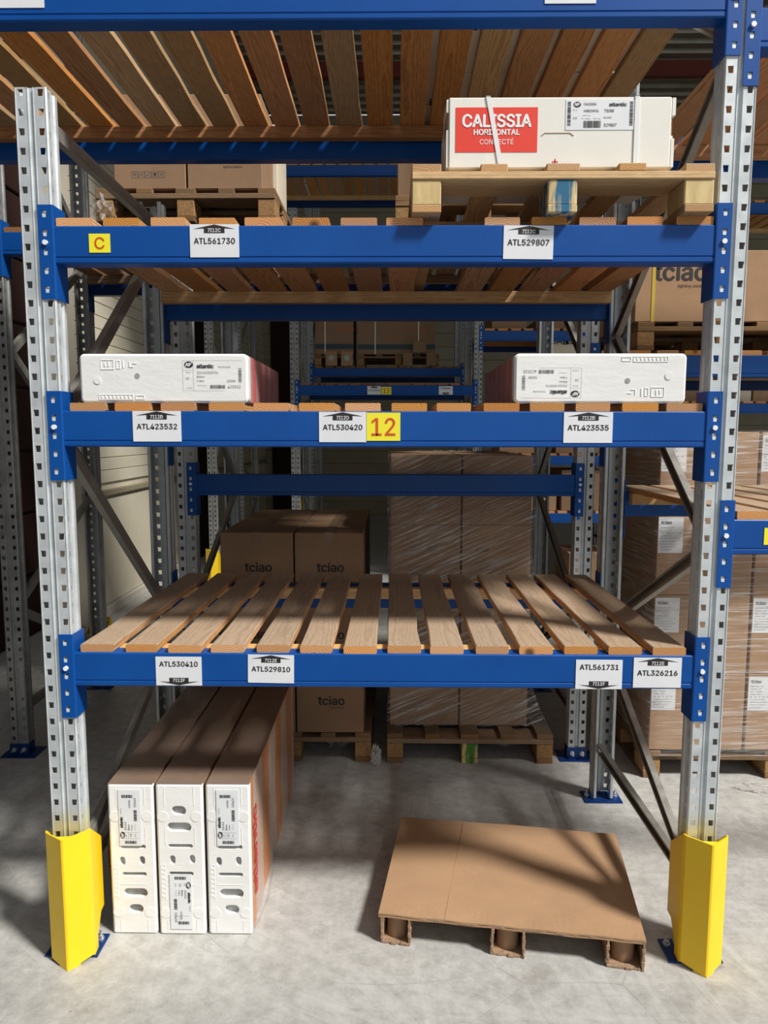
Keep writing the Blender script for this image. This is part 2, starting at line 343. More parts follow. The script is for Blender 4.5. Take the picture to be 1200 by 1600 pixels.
# text as a flat mesh in the XZ plane, facing -Y, centred on its own box
def text_mesh(s, width=None, height=None, bold=0.0, shear=0, align='C'):
    cu = bpy.data.curves.new('t', 'FONT'); cu.body = s; cu.size = 1
    if SANS: cu.font = SANS
    cu.shear = shear; cu.resolution_u = 3; cu.space_line = 1.0
    to = bpy.data.objects.new('t', cu); me = bpy.data.meshes.new_from_object(to)
    bpy.data.objects.remove(to); bpy.data.curves.remove(cu)
    xs = [v.co.x for v in me.vertices]; ys = [v.co.y for v in me.vertices]
    x0, x1, y0, y1 = min(xs), max(xs), min(ys), max(ys)
    sx = width/(x1-x0) if width else height/(y1-y0); sy = height/(y1-y0) if height else sx
    cx = (x0+x1)/2 if align == 'C' else x0
    vs = [((v.co.x-cx)*sx, 0, (v.co.y-(y0+y1)/2)*sy) for v in me.vertices]; fs = [tuple(p.vertices) for p in me.polygons]
    bpy.data.meshes.remove(me); b = MB()
    e = bold          # heavier weight: the outline repeated with tiny shifts
    for k, (dx, dz) in enumerate(((0, 0), (-e, 0), (e, 0), (0, e*.6), (0, -e*.6)) if bold else ((0, 0),)):
        b.add([(x+dx*sx, -k*.00004, z+dz*sy) for x, y, z in vs], fs)
    return b.mesh('lettering', fix=False)
def lettering(parent, s, x, z, width=None, height=None, mat=None, bold=.0, y=-.0006, rot=(0, 0, 0), align='C', name='lettering', shear=0):
    me = cached(('txt', s, width, height, bold, align, (mat or INK).name, shear), lambda: text_mesh(s, width, height, bold, shear, align))
    return link(name, me, mat or INK, parent, (x, y, z), rot)
def quadset(rects, y=0):      # flat rectangles in XZ facing -Y
    b = MB()
    for x0, z0, x1, z1 in rects: b.add([(x0, y, z0), (x1, y, z0), (x1, y, z1), (x0, y, z1)], [(0, 1, 2, 3)])
    return b
def barcode(w, h, n=22, seed=1):
    r = random.Random(seed); x = 0; q = []
    while x < 1:
        a = r.uniform(.6, 2.2)/n/1.6; q.append((x*w-w/2, -h/2, min(1, x+a)*w-w/2, h/2)); x += a+r.uniform(.5, 1.6)/n/1.6
    return quadset(q).mesh('barcode', fix=False)
def icons(w, n=5):            # a row of framed handling symbols
    b = MB(); s = w/n*.9; t = s*.05
    for i in range(n):
        cx = -w/2+(i+.5)*w/n; h = s/2
        for r in ((-h, -h, h, -h+t), (-h, h-t, h, h), (-h, -h, -h+t, h), (h-t, -h, h, h)):
            b.add([(cx+r[0], 0, r[1]), (cx+r[2], 0, r[1]), (cx+r[2], 0, r[3]), (cx+r[0], 0, r[3])], [(0, 1, 2, 3)])
        def tri(p): b.add([(cx+a*s, 0, c*s) for a, c in p], [tuple(range(len(p)))])
        if i == 0: tri([(-.3, .0), (-.2, .2), (0, .3), (.2, .2), (.3, 0)]); tri([(-.03, -.3), (.03, -.3), (.03, 0), (-.03, 0)])
        elif i == 1:
            for d in (-.16, .16): tri([(d-.04, -.25), (d+.04, -.25), (d+.04, .1), (d-.04, .1)]); tri([(d-.12, .08), (d+.12, .08), (d, .3)])
        elif i == 2: tri([(-.25, -.1), (-.1, -.25), (.25, .1), (.1, .25)])
        elif i == 3: tri([(-.3, -.22), (-.18, -.3), (.3, .22), (.18, .3)]); tri([(.3, -.22), (.18, -.3), (-.3, .22), (-.18, .3)]); tri([(-.2, -.1), (.2, -.1), (.2, .15), (-.2, .15)])
        else: tri([(-.05, -.3), (.05, -.3), (.05, .0), (-.05, .0)]); tri([(-.2, 0), (.2, 0), (.14, .28), (-.14, .28)])
    return b.mesh('icons', fix=False)

# ------------------------------------------------------------------ setting
b = MB().box((-9, -9, -.05), (16, 13, 0)); struct('floor', b.mesh('floor'), CONC)
# left wall: plain lower strip, dado ledge, ribbed panels above
wl = struct('wall_left', MB().box((-2.62, 3.72, 0), (-2.52, 12, 7.5)).mesh('wl'), WALLM)
pm = MB().cbox((0, 0, 0), (.022, 8.28, .105), .004).mesh('panel')
for i in range(58): link('panel', pm, WALLM, wl, (-2.522, 3.72, 1.16+i*.1095))
link('panel', MB().cbox((0, 0, 0), (.022, 8.28, .93), .004).mesh('panel'), WALLM, wl, (-2.522, 3.72, .09))
link('ledge', MB().cbox((-2.522, 3.72, 1.05), (-2.47, 12, 1.10), .004).mesh('ledge'), WALLB, wl)
struct('baseboard_left', MB().cbox((-2.52, 3.72, 0), (-2.47, 12, .085), .004).mesh('bb'), simple('kerb', (.5, .47, .4), (.6, .57, .5), 3, .8))
d = struct('door_1', MB().box((-2.95, -7, 0), (-2.85, 3.72, 7.5)).mesh('d'), DOORM)
dm = MB().cbox((0, 0, 0), (.03, 2.5, .46), .01).mesh('panel')
for j in range(4):
  for i in range(15): link('panel', dm, DOORM, d, (-2.85, 1.21-j*2.52, .02+i*.48))
struct('wall_corner', MB().box((-2.95, 3.72, 0), (-2.62, 3.8, 7.5)).mesh('wc'), WALLM)
struct('door_2', MB().cbox((-2.50, 7.0, 0), (-2.46, 7.7, 3.4), .01).mesh('d2'), DOORM)
wb = struct('wall_back', MB().box((-2.6, 12.03, 0), (16, 12.15, 7.5)).mesh('wb'), WALLB)
pm = MB().cbox((0, 0, 0), (18.5, .03, .245), .006).mesh('panel')
for i in range(30): link('panel', pm, WALLB, wb, (-2.55, 12.0, .02+i*.25))
struct('door_3', MB().cbox((-2.35, 11.93, 0), (-1.95, 12.0, 4.2), .01).mesh('d3'), DOORM)
struct('wall_right', MB().box((15.9, -7, 0), (16, 12, 7.5)).mesh('wr'), WALLM)
# corrugated roof deck, ribs run along X, open skylight strips
def deck(y0, y1, x0=-2.95, x1=16):
    pts = []; y = y0; p = .28
    while y < y1-p*.5:
        pts += [(y, 7.5), (y+.13, 7.5), (y+.16, 7.58), (y+.25, 7.58)]; y += p
    b = MB(); n = len(pts)
    b.add([(x0, a, z) for a, z in pts]+[(x1, a, z) for a, z in pts], [(i, i+1, i+1+n, i+n) for i in range(n-1)])
    return b.mesh('deck', fix=False)
ce = struct('ceiling', deck(2.0, 12.2), CEIL)
link('roof_sheet', deck(-.2, 1.1), CEIL, ce)
link('roof_sheet', deck(-7, -4.6), CEIL, ce)
link('roof_beam', MB().box((-2.9, 10.0, 7.25), (16, 10.12, 7.48)).mesh('rb'), plain('red_purlin', (.16, .03, .02), .5), ce)

# ------------------------------------------------------------------ rack parts
def post_mesh(ztop, thin=False):
    # front face outward = -Y at y = 0, open channel at the back; hole cells every 50 mm
    b = MB(); z0 = .0143; n = int(math.ceil((ztop-z0)/.05)); xs = (.009, .0198, .0352, .0395)
    for k in range(-0, n):
        za = z0+k*.05; zb = min(za+.05, ztop); h0 = za+.0160; h1 = za+.0340
        for s in (-1, 1):
            r = [[(xs[0], za), (xs[1], za), (xs[2], za), (xs[3], za)], [(xs[0], h0), (xs[1]+.0005, h0), (xs[2]-.0025, h0), (xs[3], h0)],
                 [(xs[0], h1), (xs[1], h1), (xs[2], h1), (xs[3], h1)], [(xs[0], zb), (xs[1], zb), (xs[2], zb), (xs[3], zb)]]
            vs = [(s*p[0], 0, p[1]) for row in r for p in row]
            fs = [(j*4+i, j*4+i+1, j*4+i+5, j*4+i+4) for j in range(3) for i in range(3) if not (i == 1 and j == 1)]
            if s < 0: fs = [f[::-1] for f in fs]
            b.add(vs, fs)
            # side slots (y .006 -> .026)
            ys = (.003, .013, .018, .027)
            c0 = za+.014; c1 = za+.030; zz = (za, c0, c1, zb)
            vs = [(s*.0425, yy, q) for q in zz for yy in ys]
            b.add(vs, [f if s > 0 else f[::-1] for f in fs and [(j*4+i, j*4+i+1, j*4+i+5, j*4+i+4) for j in range(3) for i in range(3) if not (i == 1 and j == 1)]])
    prof = {1: [(.0425, .027), (.0425, .030), (.0375, .036), (.0375, .046), (.0425, .051), (.0425, .064), (.0400, .067), (.030, .067), (.030, .060)]}
    def strip(pts):
        m = len(pts); b.add([(p[0], p[1], z0) for p in pts]+[(p[0], p[1], ztop) for p in pts], [(i, i+1, i+1+m, i+m) for i in range(m-1)])
    strip([(-.009, 0), (-.006, .005), (.006, .005), (.009, 0)])
    strip([(.0395, 0), (.0425, .003)]); strip([(-.0425, .003), (-.0395, 0)])
    strip(prof[1]); strip([(-x, y) for x, y in prof[1]][::-1])
    m = b.mesh('upright_post', fix=False)
    bm = bmesh.new(); bm.from_mesh(m); bmesh.ops.remove_doubles(bm, verts=bm.verts, dist=.0002)
    if not thin: bmesh.ops.solidify(bm, geom=bm.faces[:], thickness=.0018)
    bm.to_mesh(m); bm.free(); return m
def channel(y0, z0, y1, z1, wd=.040, th=.022):
    # C-shaped brace in a YZ plane, web towards +X
    L = math.hypot(y1-y0, z1-z0); a = math.atan2(z1-z0, y1-y0); b = MB(); h = wd/2; t = .0022
    prof = [(-th/2, -h), (th/2, -h), (th/2, h), (-th/2, h), (-th/2, h-.008), (-th/2+t, h-.008), (-th/2+t, h-t), (th/2-t, h-t), (th/2-t, -h+t), (-th/2+t, -h+t), (-th/2+t, -h+.008), (-th/2, -h+.008)]
    n = len(prof); vs = [(p[0], 0, p[1]) for p in prof]+[(p[0], L, p[1]) for p in prof]
    T = Matrix.Translation((0, y0, z0)) @ Matrix.Rotation(a, 4, 'X')
    b.add(vs, [(i, (i+1) % n, (i+1) % n+n, i+n) for i in range(n)]+[(0, 1, 8, 9, 10, 11), (1, 2, 7, 8), (2, 3, 4, 5, 6, 7)]+[tuple(j+n for j in f) for f in ((11, 10, 9, 8, 1, 0), (8, 7, 2, 1), (7, 6, 5, 4, 3, 2))], 0, T)
    return b.mesh('brace')
def foot_mesh():
    b = MB().box((-.08, -.012, 0), (.08, .085, .006))
    return b.mesh('base_plate')
def shoe_mesh():
    b = MB().box((-.085, -.03, 0), (.085, .095, .006)); b.cbox((-.045, -.006, .006), (.045, -.001, .062), .0015)
    for s in (-1, 1): b.box((s*.045-.002, -.006, .006), (s*.045+.002, .05, .062))
    return b.mesh('base_plate')
def bolt_mesh():
    return MB().cyl((0, 0), .011, 0, .005, 'Z', 12).cyl((0, 0), .0085, .005, .014, 'Z', 6).cyl((0, 0), .004, .014, .028, 'Z', 8).mesh('anchor_bolt')
Z1 = [(.94, .24, .06, .25), (.06, .29, .94, .71), (.94, .78, .06, 1.23), (.06, 1.32, .94, 1.98), (.94, 1.96, .06, 2.56), (.06, 2.66, .94, 3.3), (.94, 3.36, .06, 4.0)]
Z2 = [(1-p, q, 1-r, t_) for p, q, r, t_ in Z1]
ZL = [(.06, .25, .94, .24), (.06, .29, .94, .72), (.94, .83, .06, 1.555), (.06, 1.64, .94, 2.33), (.94, 2.41, .06, 2.42)]
def frame(xc, y0, ztop, label, braces, mat=GALV, bx=0.0, group=None, depth=1.006, shoe=False, top2=None, spray=False):
    t = thing('upright_frame', label, 'rack frame', (xc, y0, 0), group=group)
    for i, zt in ((0, ztop), (1, top2 or ztop)):
        mt = mat if (i == 0 and spray) or mat is not GALV else GALV_R
        pm = cached(('post', round(zt, 3), mt.name), lambda: post_mesh(zt))
        p = link('upright_post', pm, mt, t, (0, depth if i else 0, 0), (0, 0, PI if i else 0))
        link('base_plate', cached('shoe' if shoe else 'foot', shoe_mesh if shoe else foot_mesh), BLUE_BG, p, label='blue steel base plate')
        bm_ = cached('bolt', bolt_mesh)
        for s in (-1, 1):
            if shoe: link('anchor_bolt', bm_, BOLT, p, (s*.024, -.006, .034), (PI/2, 0, 0))
            else: link('anchor_bolt', bm_, BOLT, p, (s*.062, .060 if not i else .03, .006))
    for q in braces:
        if max(q[1], q[3]) < ztop:
            link('brace', cached(('br',)+q, lambda: channel(*q)), BRACE, t, (bx, 0, 0))
    return t
def beam_mesh(L):
    pr = [(.002, .1), (0, .097), (0, .0195), (.0022, .0175), (.0022, .0160), (0, .014), (0, .004), (.003, 0), (.05, 0), (.05, .098), (.048, .1)]
    return MB().prism(pr, 0, L, 'X').mesh('load_beam')
def conn_mesh(s=1):
    # s=+1: left-hand connector: front plate lies to -X of x=0, side plate at x=0 going back
    b = MB(); z0 = -.095; 
    for k in range(5):
        za = z0+k*.05; h0, h1 = za+.017, za+.034; X = (-.040, -.0285, -.0155, -.001)
        r = [[(x, za) for x in X], [(X[0], h0), (X[1]+.001, h0), (X[2]-.001, h0), (X[3], h0)], [(x, h1) for x in X], [(x, za+.05) for x in X]]
        for yy in (-.004, -.0005):
            b.add([(p[0], yy, p[1]) for row in r for p in row], [(j*4+i, j*4+i+1, j*4+i+5, j*4+i+4) for j in range(3) for i in range(3) if not (i == 1 and j == 1)])
        e = [(X[1]+.001, h0), (X[2]-.001, h0), (X[2], h1), (X[1], h1)]
        for i in range(4):
            p, q = e[i], e[(i+1) % 4]; b.add([(p[0], -.004, p[1]), (q[0], -.004, q[1]), (q[0], -.0005, q[1]), (p[0], -.0005, p[1])], [(0, 1, 2, 3)])
    b.add([(-.04, -.004, z0), (-.04, -.0005, z0), (-.04, -.0005, z0+.25), (-.04, -.004, z0+.25)], [(0, 1, 2, 3)])
    for z in (z0, z0+.25): b.add([(-.04, -.004, z), (-.001, -.004, z), (-.001, -.0005, z), (-.04, -.0005, z)], [(0, 1, 2, 3)])
    # side plate with rounded outer bend
    b.prism([(-.001, -.004), (.0018, -.003), (.0030, 0), (.0030, .070), (-.0005, .070), (-.0005, -.001)], z0, z0+.25, 'Z')
    if s < 0:
        b.v = [(-x, y, z) for x, y, z in b.v]
    return b.mesh('beam_connector')
def lug_mesh(): return MB().prism([(-.0045, -.006), (.0045, -.006), (.0055, .004), (-.0055, .004)], -.0030, -.001, 'Y').mesh('lug')
def pin_mesh(): return MB().cyl((0, 0), .0068, -.010, -.003, 'Y', 16).mesh('safety_pin')
def beam(x0, x1, ztop, yface, label, mat=BLUE, rev=False, detail=True, ends=(1, 1)):
    L = x1-x0
    me = cached(('beam', round(L, 3), mat.name), lambda: beam_mesh(L))
    o = link('load_beam', me, mat, None, (x1 if rev else x0, yface, ztop-.1), (0, 0, PI if rev else 0))
    tag(o, label, 'rack beam')
    for i, s in ((0, 1), (1, -1)):
        if not ends[i if not rev else 1-i]: continue
        c = link('beam_connector', cached(('conn', s, mat.name), lambda: conn_mesh(s)), mat, o, (0 if s > 0 else L, 0, 0))
        if detail:
            for k in range(5): link('lug', cached('lug', lug_mesh), LUG, c, (-s*.022, 0, -.095+k*.05+.0225))
            link('safety_pin', cached('pin', pin_mesh), PIN, c, (-s*.021, 0, .055))
    return o
def shelf_label(bm_, X0, X1, z0, z1, code, slot=None, updown=1, tilt=0):
    x0 = bm_.location.x; zb = bm_.location.z; w_, h_ = X1-X0, z1-z0; cx, cz = (X0+X1)/2-x0, (z0+z1)/2-zb
    me = MB().box((-w_/2, -.0012, -h_/2), (w_/2, 0, h_/2)).mesh('shelf_label')
    o = link('shelf_label', me, PAPER, bm_, (cx, -.0008, cz), (0, tilt, 0), 'white paper location label')
    if code: lettering(o, code, 0, (-.0005 if updown > 0 else .022)*h_/.088, width=w_*.83, height=h_*.175, bold=.022, y=-.0018)
    if slot:
        s = updown; H = h_/2; aw = w_*.43
        pts = [(-aw, s*(H-.0125)), (0, s*(H-.0008)), (aw, s*(H-.0125)), (w_*.21, s*(H-.0108)), (w_*.21, s*(H-.0232)), (-w_*.21, s*(H-.0232)), (-w_*.21, s*(H-.0108))]
        b = MB(); b.add([(p[0], -.0017, p[1]) for p in pts], [(0, 6, 1), (6, 3, 1), (3, 2, 1), (6, 5, 4, 3)])
        link('arrow_mark', b.mesh('arrow', fix=False), INK, o)
        lettering(o, slot, 0, s*(H-.0160), width=w_*.26, height=.0096, mat=WHITEINK, bold=.012, y=-.0024)
    return o
def yellow_label(bm_, X0, X1, z0, z1, s, k=.55, lx=1.0):
    x0 = bm_.location.x; zb = bm_.location.z; w_, h_ = X1-X0, z1-z0
    o = link('shelf_label', MB().box((-w_/2, -.0012, -h_/2), (w_/2, 0, h_/2)).mesh('yl'), YPAPER, bm_, ((X0+X1)/2-x0, -.0004, (z0+z1)/2-zb), label='yellow label with orange-red lettering')
    if s: lettering(o, s, 0, 0, height=h_*k, width=h_*k*lx, mat=INKRED, bold=.01, y=-.0018)
    return o
def board_mesh(L, W_, T_, seed):
    r = random.Random(seed); b = MB(); n = 6; c = .0025; rings = []
    wob = [(r.uniform(-.0018, .0018), r.uniform(-.0015, .0015)) for _ in range(n+1)]
    for i in range(n+1):
        y = L*i/n; dx, dw = wob[i]; h = W_/2+dw; x0 = -h+dx; x1 = h+dx
        rings.append([(x0, y, c), (x0+c, y, 0), (x1-c, y, 0), (x1, y, c), (x1, y, T_-c), (x1-c, y, T_), (x0+c, y, T_), (x0, y, T_-c)])
    vs = [p for q in rings for p in q]; fs = [(i*8+j, i*8+(j+1) % 8, (i+1)*8+(j+1) % 8, (i+1)*8+j) for i in range(n) for j in range(8)]
    fs += [tuple(range(8))[::-1], tuple(n*8+j for j in range(8))]
    return b.add(vs, fs).mesh('board')
def slats(label, x0, n, pitch, z, y0=.006, L=1.055, W_=.098, T_=.023, mat=WOOD, skip=(), batten=True, group=None, mat2=None, thick=.045, front_batten=False):
    x1 = x0+(n-1)*pitch+W_
    t = thing('slatted_deck', label, 'deck', ((x0+x1)/2, y0, z), group=group)
    r = random.Random(label)
    for i in range(n):
        if i in skip: continue
        sd_ = r.randrange(6)
        m = mat2 if (mat2 and r.random() < .45) else mat
        me = cached(('board', L, W_, T_, sd_, m.name), lambda: board_mesh(L, W_, T_, sd_))
        link('board', me, m, t, (x0+i*pitch+W_/2-(x0+x1)/2+r.uniform(-.003, .003), r.uniform(-.004, .006), 0), (0, 0, r.uniform(-.004, .004)))
    if batten:
        for yy in ((.056, .881) if front_batten else (.881,)):
            me = cached(('batt', round(x1-x0, 3), mat.name, thick), lambda: MB().cbox((-(x1-x0)/2, 0, -thick), ((x1-x0)/2, .04, -.0005), .002).mesh('batten'))
            link('batten', me, {'sawn_spruce': WOOD_X, 'red_sawn_spruce': WOOD_RX}.get(mat.name, WOOD_BX), t, (0, yy, 0))
    return t
WOOD_RX = wood('red_batten', (.48, .24, .10), (.30, .125, .045), None, 0, along='X')

# ------------------------------------------------------------------ rack nearest the camera
XL, XR = -.972, .9175
frame(XL, 0, 2.503, 'short galvanised upright frame at the left end of the near rack, open top', ZL, bx=.022, spray=True)
frame(-1.875, 0, 4.6, 'outer left frame that carries the long top beams', Z1)
frame(XR, 0, 4.6, 'tall galvanised upright frame at the right of the near rack', Z1, bx=-.022, spray=True)
bB = beam(-1.830, .873, 2.768, 0, 'blue beam crossing the very top of the picture above the short frame', ends=(1, 1))
beam(-1.830, .873, 2.768, 1.006, 'blue rear beam under the top deck, behind the white radiator carton', BLUE, True, False)
bC = beam(-.927, .873, 2.145, 0, 'blue front beam with the yellow C label')
beam(-.927, .873, 2.145, 1.006, 'blue rear beam of the level marked C', BLUE, True, False)
bD = beam(-.927, .873, 1.645, 0, 'blue front beam with the yellow 12 label, below the foam packs')
beam(-.927, .873, 1.645, 1.006, 'blue rear beam of the level marked 12', BLUE, True, False)
bE = beam(-.927, .873, .948, 0, 'lowest blue front beam, carrying four white labels')
beam(-.927, .873, .948, 1.006, 'lowest blue rear beam, seen between the deck boards', BLUE, True, False)
yellow_label(bC, -.830, -.772, 2.074, 2.124, 'C', .62, .85)
shelf_label(bC, -.553, -.419, 2.061, 2.148, 'ATL561730', '7I12C')
shelf_label(bC, .300, .435, 2.055, 2.143, 'ATL529807', '7I12C', tilt=.01)
shelf_label(bD, -.728, -.592, 1.560, 1.645, 'ATL423532', '7I12D')
shelf_label(bD, -.205, -.073, 1.559, 1.643, 'ATL530420', '7I12D')
yellow_label(bD, -.072, .022, 1.563, 1.641, '12', .62, 1.35)
shelf_label(bD, .477, .613, 1.558, 1.643, 'ATL423535', '7I12D')
shelf_label(bE, -.687, -.553, .852, .938, 'ATL530410', '7I12F', -1)
shelf_label(bE, -.418, -.284, .861, .945, 'ATL529810', '7I12E', 1, .015)
shelf_label(bE, .532, .666, .848, .935, 'ATL561731', '7I12F', -1)
shelf_label(bE, .698, .836, .853, .942, 'ATL326216', '7I12E', 1)
shelf_label(bB, -1.060, -.922, 2.700, 2.788, '')
shelf_label(bB, .396, .530, 2.703, 2.788, '')
slats('overhead deck of reddish boards seen from below at the top of the picture', -1.786, 22, .1205, 2.768, W_=.096, mat=WOOD_R, mat2=WOOD_Y2)
slats('slatted deck with the pallet on it, one board missing', -.922, 14, .1299, 2.145, mat=WOOD, mat2=WOOD_R, skip=(8,))
slats('slatted deck under the two white foam packs', -.905, 14, .1288, 1.645, mat=WOOD, mat2=WOOD_R)
slats('lowest slatted deck with a dusty grey top, empty', -.905, 14, .1275, .948, L=1.075, W_=.095, mat=WOOD, front_batten=True)
# bay to the right of the near rack
bG = beam(.962, 2.76, 1.343, 0, 'blue front beam right of the tall frame, at mid height', ends=(1, 1))
yellow_label(bG, 1.05, 1.13, 1.272, 1.320, '')
beam(.962, 2.76, 2.692, 0, 'blue front beam right of the tall frame, in the upper right corner')
beam(.962, 2.76, 2.692, 1.006, 'blue rear beam of the upper right bay', BLUE, True, False)
beam(.962, 2.76, 1.343, 1.006, 'blue rear beam behind the right-hand shelf of pale boards', BLUE, True, False)
slats('shelf of pale boards right of the tall frame, by the wrapped pallet', .975, 7, .1300, 1.343, mat=WOOD)
slats('overhead deck of boards in the upper right corner', .99, 9, .1215, 2.692, W_=.1, mat=WOOD_R)

# ------------------------------------------------------------------ rack behind, back to back
frame(-.9755, 1.3415, 2.35, 'dull galvanised frame behind the left end of the near rack', Z2, GALV, bx=.022, shoe=True)
frame(.905, 1.3415, 4.6, 'dull galvanised frame behind the right end of the near rack', Z2, GALV, bx=-.022, shoe=True)
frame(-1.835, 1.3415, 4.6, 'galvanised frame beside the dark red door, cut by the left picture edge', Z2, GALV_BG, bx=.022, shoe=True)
beam(-.930, .860, 1.393, 1.3415, 'dark blue beam crossing the boxes behind the near rack', BLUE)
beam(-1.790, .860, 2.498, 1.3415, 'long dark blue beam of the back rack, its left end showing at the left picture edge', BLUE)
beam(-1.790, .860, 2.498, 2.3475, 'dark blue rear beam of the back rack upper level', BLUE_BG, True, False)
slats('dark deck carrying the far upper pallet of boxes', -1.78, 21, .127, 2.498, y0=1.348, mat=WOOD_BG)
beam(.952, 2.752, 1.945, 1.3415, 'blue beam of the back rack in the right bay, below the strapped box', BLUE)
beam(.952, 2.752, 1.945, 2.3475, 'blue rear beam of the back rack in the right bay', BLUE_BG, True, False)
slats('dark deck under the strapped box in the right bay', .965, 14, .127, 1.945, y0=1.348, mat=WOOD)
beam(.952, 2.752, 2.9, 1.3415, 'blue beam of the back rack high in the right bay', BLUE)

# ------------------------------------------------------------------ racks across the next aisle
X3 = (-1.86, -.995, .865, 2.71, 4.56)
names3 = ('far galvanised frame next to the yellow guard by the cream wall', 'far galvanised frame at the left end of the far blue beams', 'far galvanised frame at the right end of the far blue beams',
          'far galvanised frame in the right distance', 'far galvanised frame at the right picture edge')
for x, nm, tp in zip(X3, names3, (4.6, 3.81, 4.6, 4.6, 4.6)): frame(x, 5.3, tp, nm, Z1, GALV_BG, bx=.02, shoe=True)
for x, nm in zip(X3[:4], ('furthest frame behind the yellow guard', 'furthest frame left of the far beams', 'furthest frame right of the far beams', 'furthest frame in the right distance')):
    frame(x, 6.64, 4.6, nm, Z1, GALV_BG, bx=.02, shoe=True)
f1 = beam(-.95, .82, 2.078, 5.3, 'far blue beam with a small yellow 12 label', BLUE)
shelf_label(f1, -.255, -.118, 1.985, 2.070, 'ATL530206', '7J12C'); yellow_label(f1, -.112, -.012, 1.985, 2.062, '12', .62, 1.35)
shelf_label(f1, .470, .610, 1.985, 2.068, 'THERMEL', '7J12D', -1)
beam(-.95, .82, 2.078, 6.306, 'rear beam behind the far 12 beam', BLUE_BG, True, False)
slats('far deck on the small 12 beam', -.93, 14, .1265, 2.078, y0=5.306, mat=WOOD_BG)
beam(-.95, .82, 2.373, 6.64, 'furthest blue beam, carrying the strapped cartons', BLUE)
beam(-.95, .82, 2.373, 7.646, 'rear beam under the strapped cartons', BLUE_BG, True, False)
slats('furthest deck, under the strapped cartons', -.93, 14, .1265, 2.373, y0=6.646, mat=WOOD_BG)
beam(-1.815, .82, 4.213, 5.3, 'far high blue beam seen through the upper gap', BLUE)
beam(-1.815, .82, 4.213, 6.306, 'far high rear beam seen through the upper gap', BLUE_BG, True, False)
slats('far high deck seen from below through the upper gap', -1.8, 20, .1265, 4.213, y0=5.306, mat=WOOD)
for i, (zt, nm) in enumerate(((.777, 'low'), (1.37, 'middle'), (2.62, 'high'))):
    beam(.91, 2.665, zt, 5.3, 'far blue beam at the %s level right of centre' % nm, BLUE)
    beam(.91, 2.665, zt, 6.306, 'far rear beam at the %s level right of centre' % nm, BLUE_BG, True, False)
    slats('far deck at the %s level right of centre' % nm, .93, 13, .13, zt, y0=5.306, mat=WOOD_R)
for i, (zt, nm) in enumerate(((1.90, 'middle'), (3.85, 'high'))):
    beam(2.755, 4.515, zt, 5.3, 'far blue beam at the %s level by the right picture edge' % nm, BLUE)
    slats('far deck at the %s level by the right picture edge' % nm, 2.77, 13, .13, zt, y0=5.306, mat=WOOD)

# ------------------------------------------------------------------ yellow guards
def guard(xc, yc, label, rz=0, h=.41, s=1):
    t = thing('post_guard', label, 'guard', (xc, yc, 0), (0, 0, rz))
    w_ = .064; e = .0045
    line = [(-w_, .115), (-w_, .012), (-w_+.004, 0), (-.003, -.046), (.003, -.046), (w_-.004, 0), (w_, .012), (w_, .115)]
    tops = [h-.085, h, h, h+.0, h+.0, h, h, h-.085]; bots = [.0, .0, .012, .0, .0, .012, .0, .0]
    b = MB(); n = len(line); off = []
    for i, p in enumerate(line):
        a = Vector(line[max(0, i-1)]); c = Vector(line[min(n-1, i+1)]); d_ = (c-a).normalized(); nrm = Vector((-d_[1], d_[0])); off.append((p[0]+nrm[0]*e, p[1]+nrm[1]*e))
    # outer + inner walls, notch in the side plates for the base plate
    def wall(P_, flip):
        for i in range(n-1):
            p, q = P_[i], P_[i+1]; zp, zq = tops[i], tops[i+1]; bp, bq = bots[i], bots[i+1]
            if i in (0, n-2):
                near, far = (q, p) if i == 0 else (p, q); zn, zf = (zq, zp) if i == 0 else (zp, zq)
                m_ = (near[0], near[1]+.030); m2 = (near[0], near[1]+.070)
                zm = zn+(zf-zn)*.3; zm2 = zn+(zf-zn)*.68
                v = [(*near, .0), (*m_, .0), (*m_, .045), (*m2, .095), (*far, .095), (*far, zf), (*m2, zm2), (*m_, zm), (*near, zn)]
                b.add(v, [(0, 1, 2, 8), (2, 7, 8), (2, 3, 6, 7), (3, 4, 5, 6)])
            else:
                b.add([(*p, bp), (*q, bq), (*q, zq), (*p, zp)], [(0, 1, 2, 3)])
    wall(line, 0); wall(off, 1)
    for i in range(n-1): b.add([(*line[i], tops[i]), (*line[i+1], tops[i+1]), (*off[i+1], tops[i+1]), (*off[i], tops[i])], [(0, 1, 2, 3)])
    for i in (0, n-1): b.add([(*line[i], .095), (*off[i], .095), (*off[i], tops[i]), (*line[i], tops[i])], [(0, 1, 2, 3)])
    link('guard_shell', b.mesh('guard_shell'), YELLOW, t)
    link('stiffener', MB().prism([(-.054, .004), (0, -.040), (.054, .004)], h-.022, h-.017, 'Z').mesh('stiffener'), YELLOW, t)
    link('stiffener', MB().prism([(-.030, -.024), (0, -.048), (.030, -.024)], 0, .006, 'Z').mesh('stiffener'), YELLOW, t)
    return t
guard(-.962, -.022, 'yellow steel post guard at the left, beside the white carton ends', math.radians(7))
guard(.926, -.022, 'yellow steel post guard at the right, beside the cardboard pallet', math.radians(-3))
for x, y, nm in ((-1.875, 5.27, 'small distant yellow guard left of the brown box stack'), (-1.72, 11.0, 'tiny distant yellow guard above the brown boxes')): guard(x, y, nm, 0, .40)
g = guard(-1.845, 2.40, 'yellow guard corner behind the left upright', PI, .42)

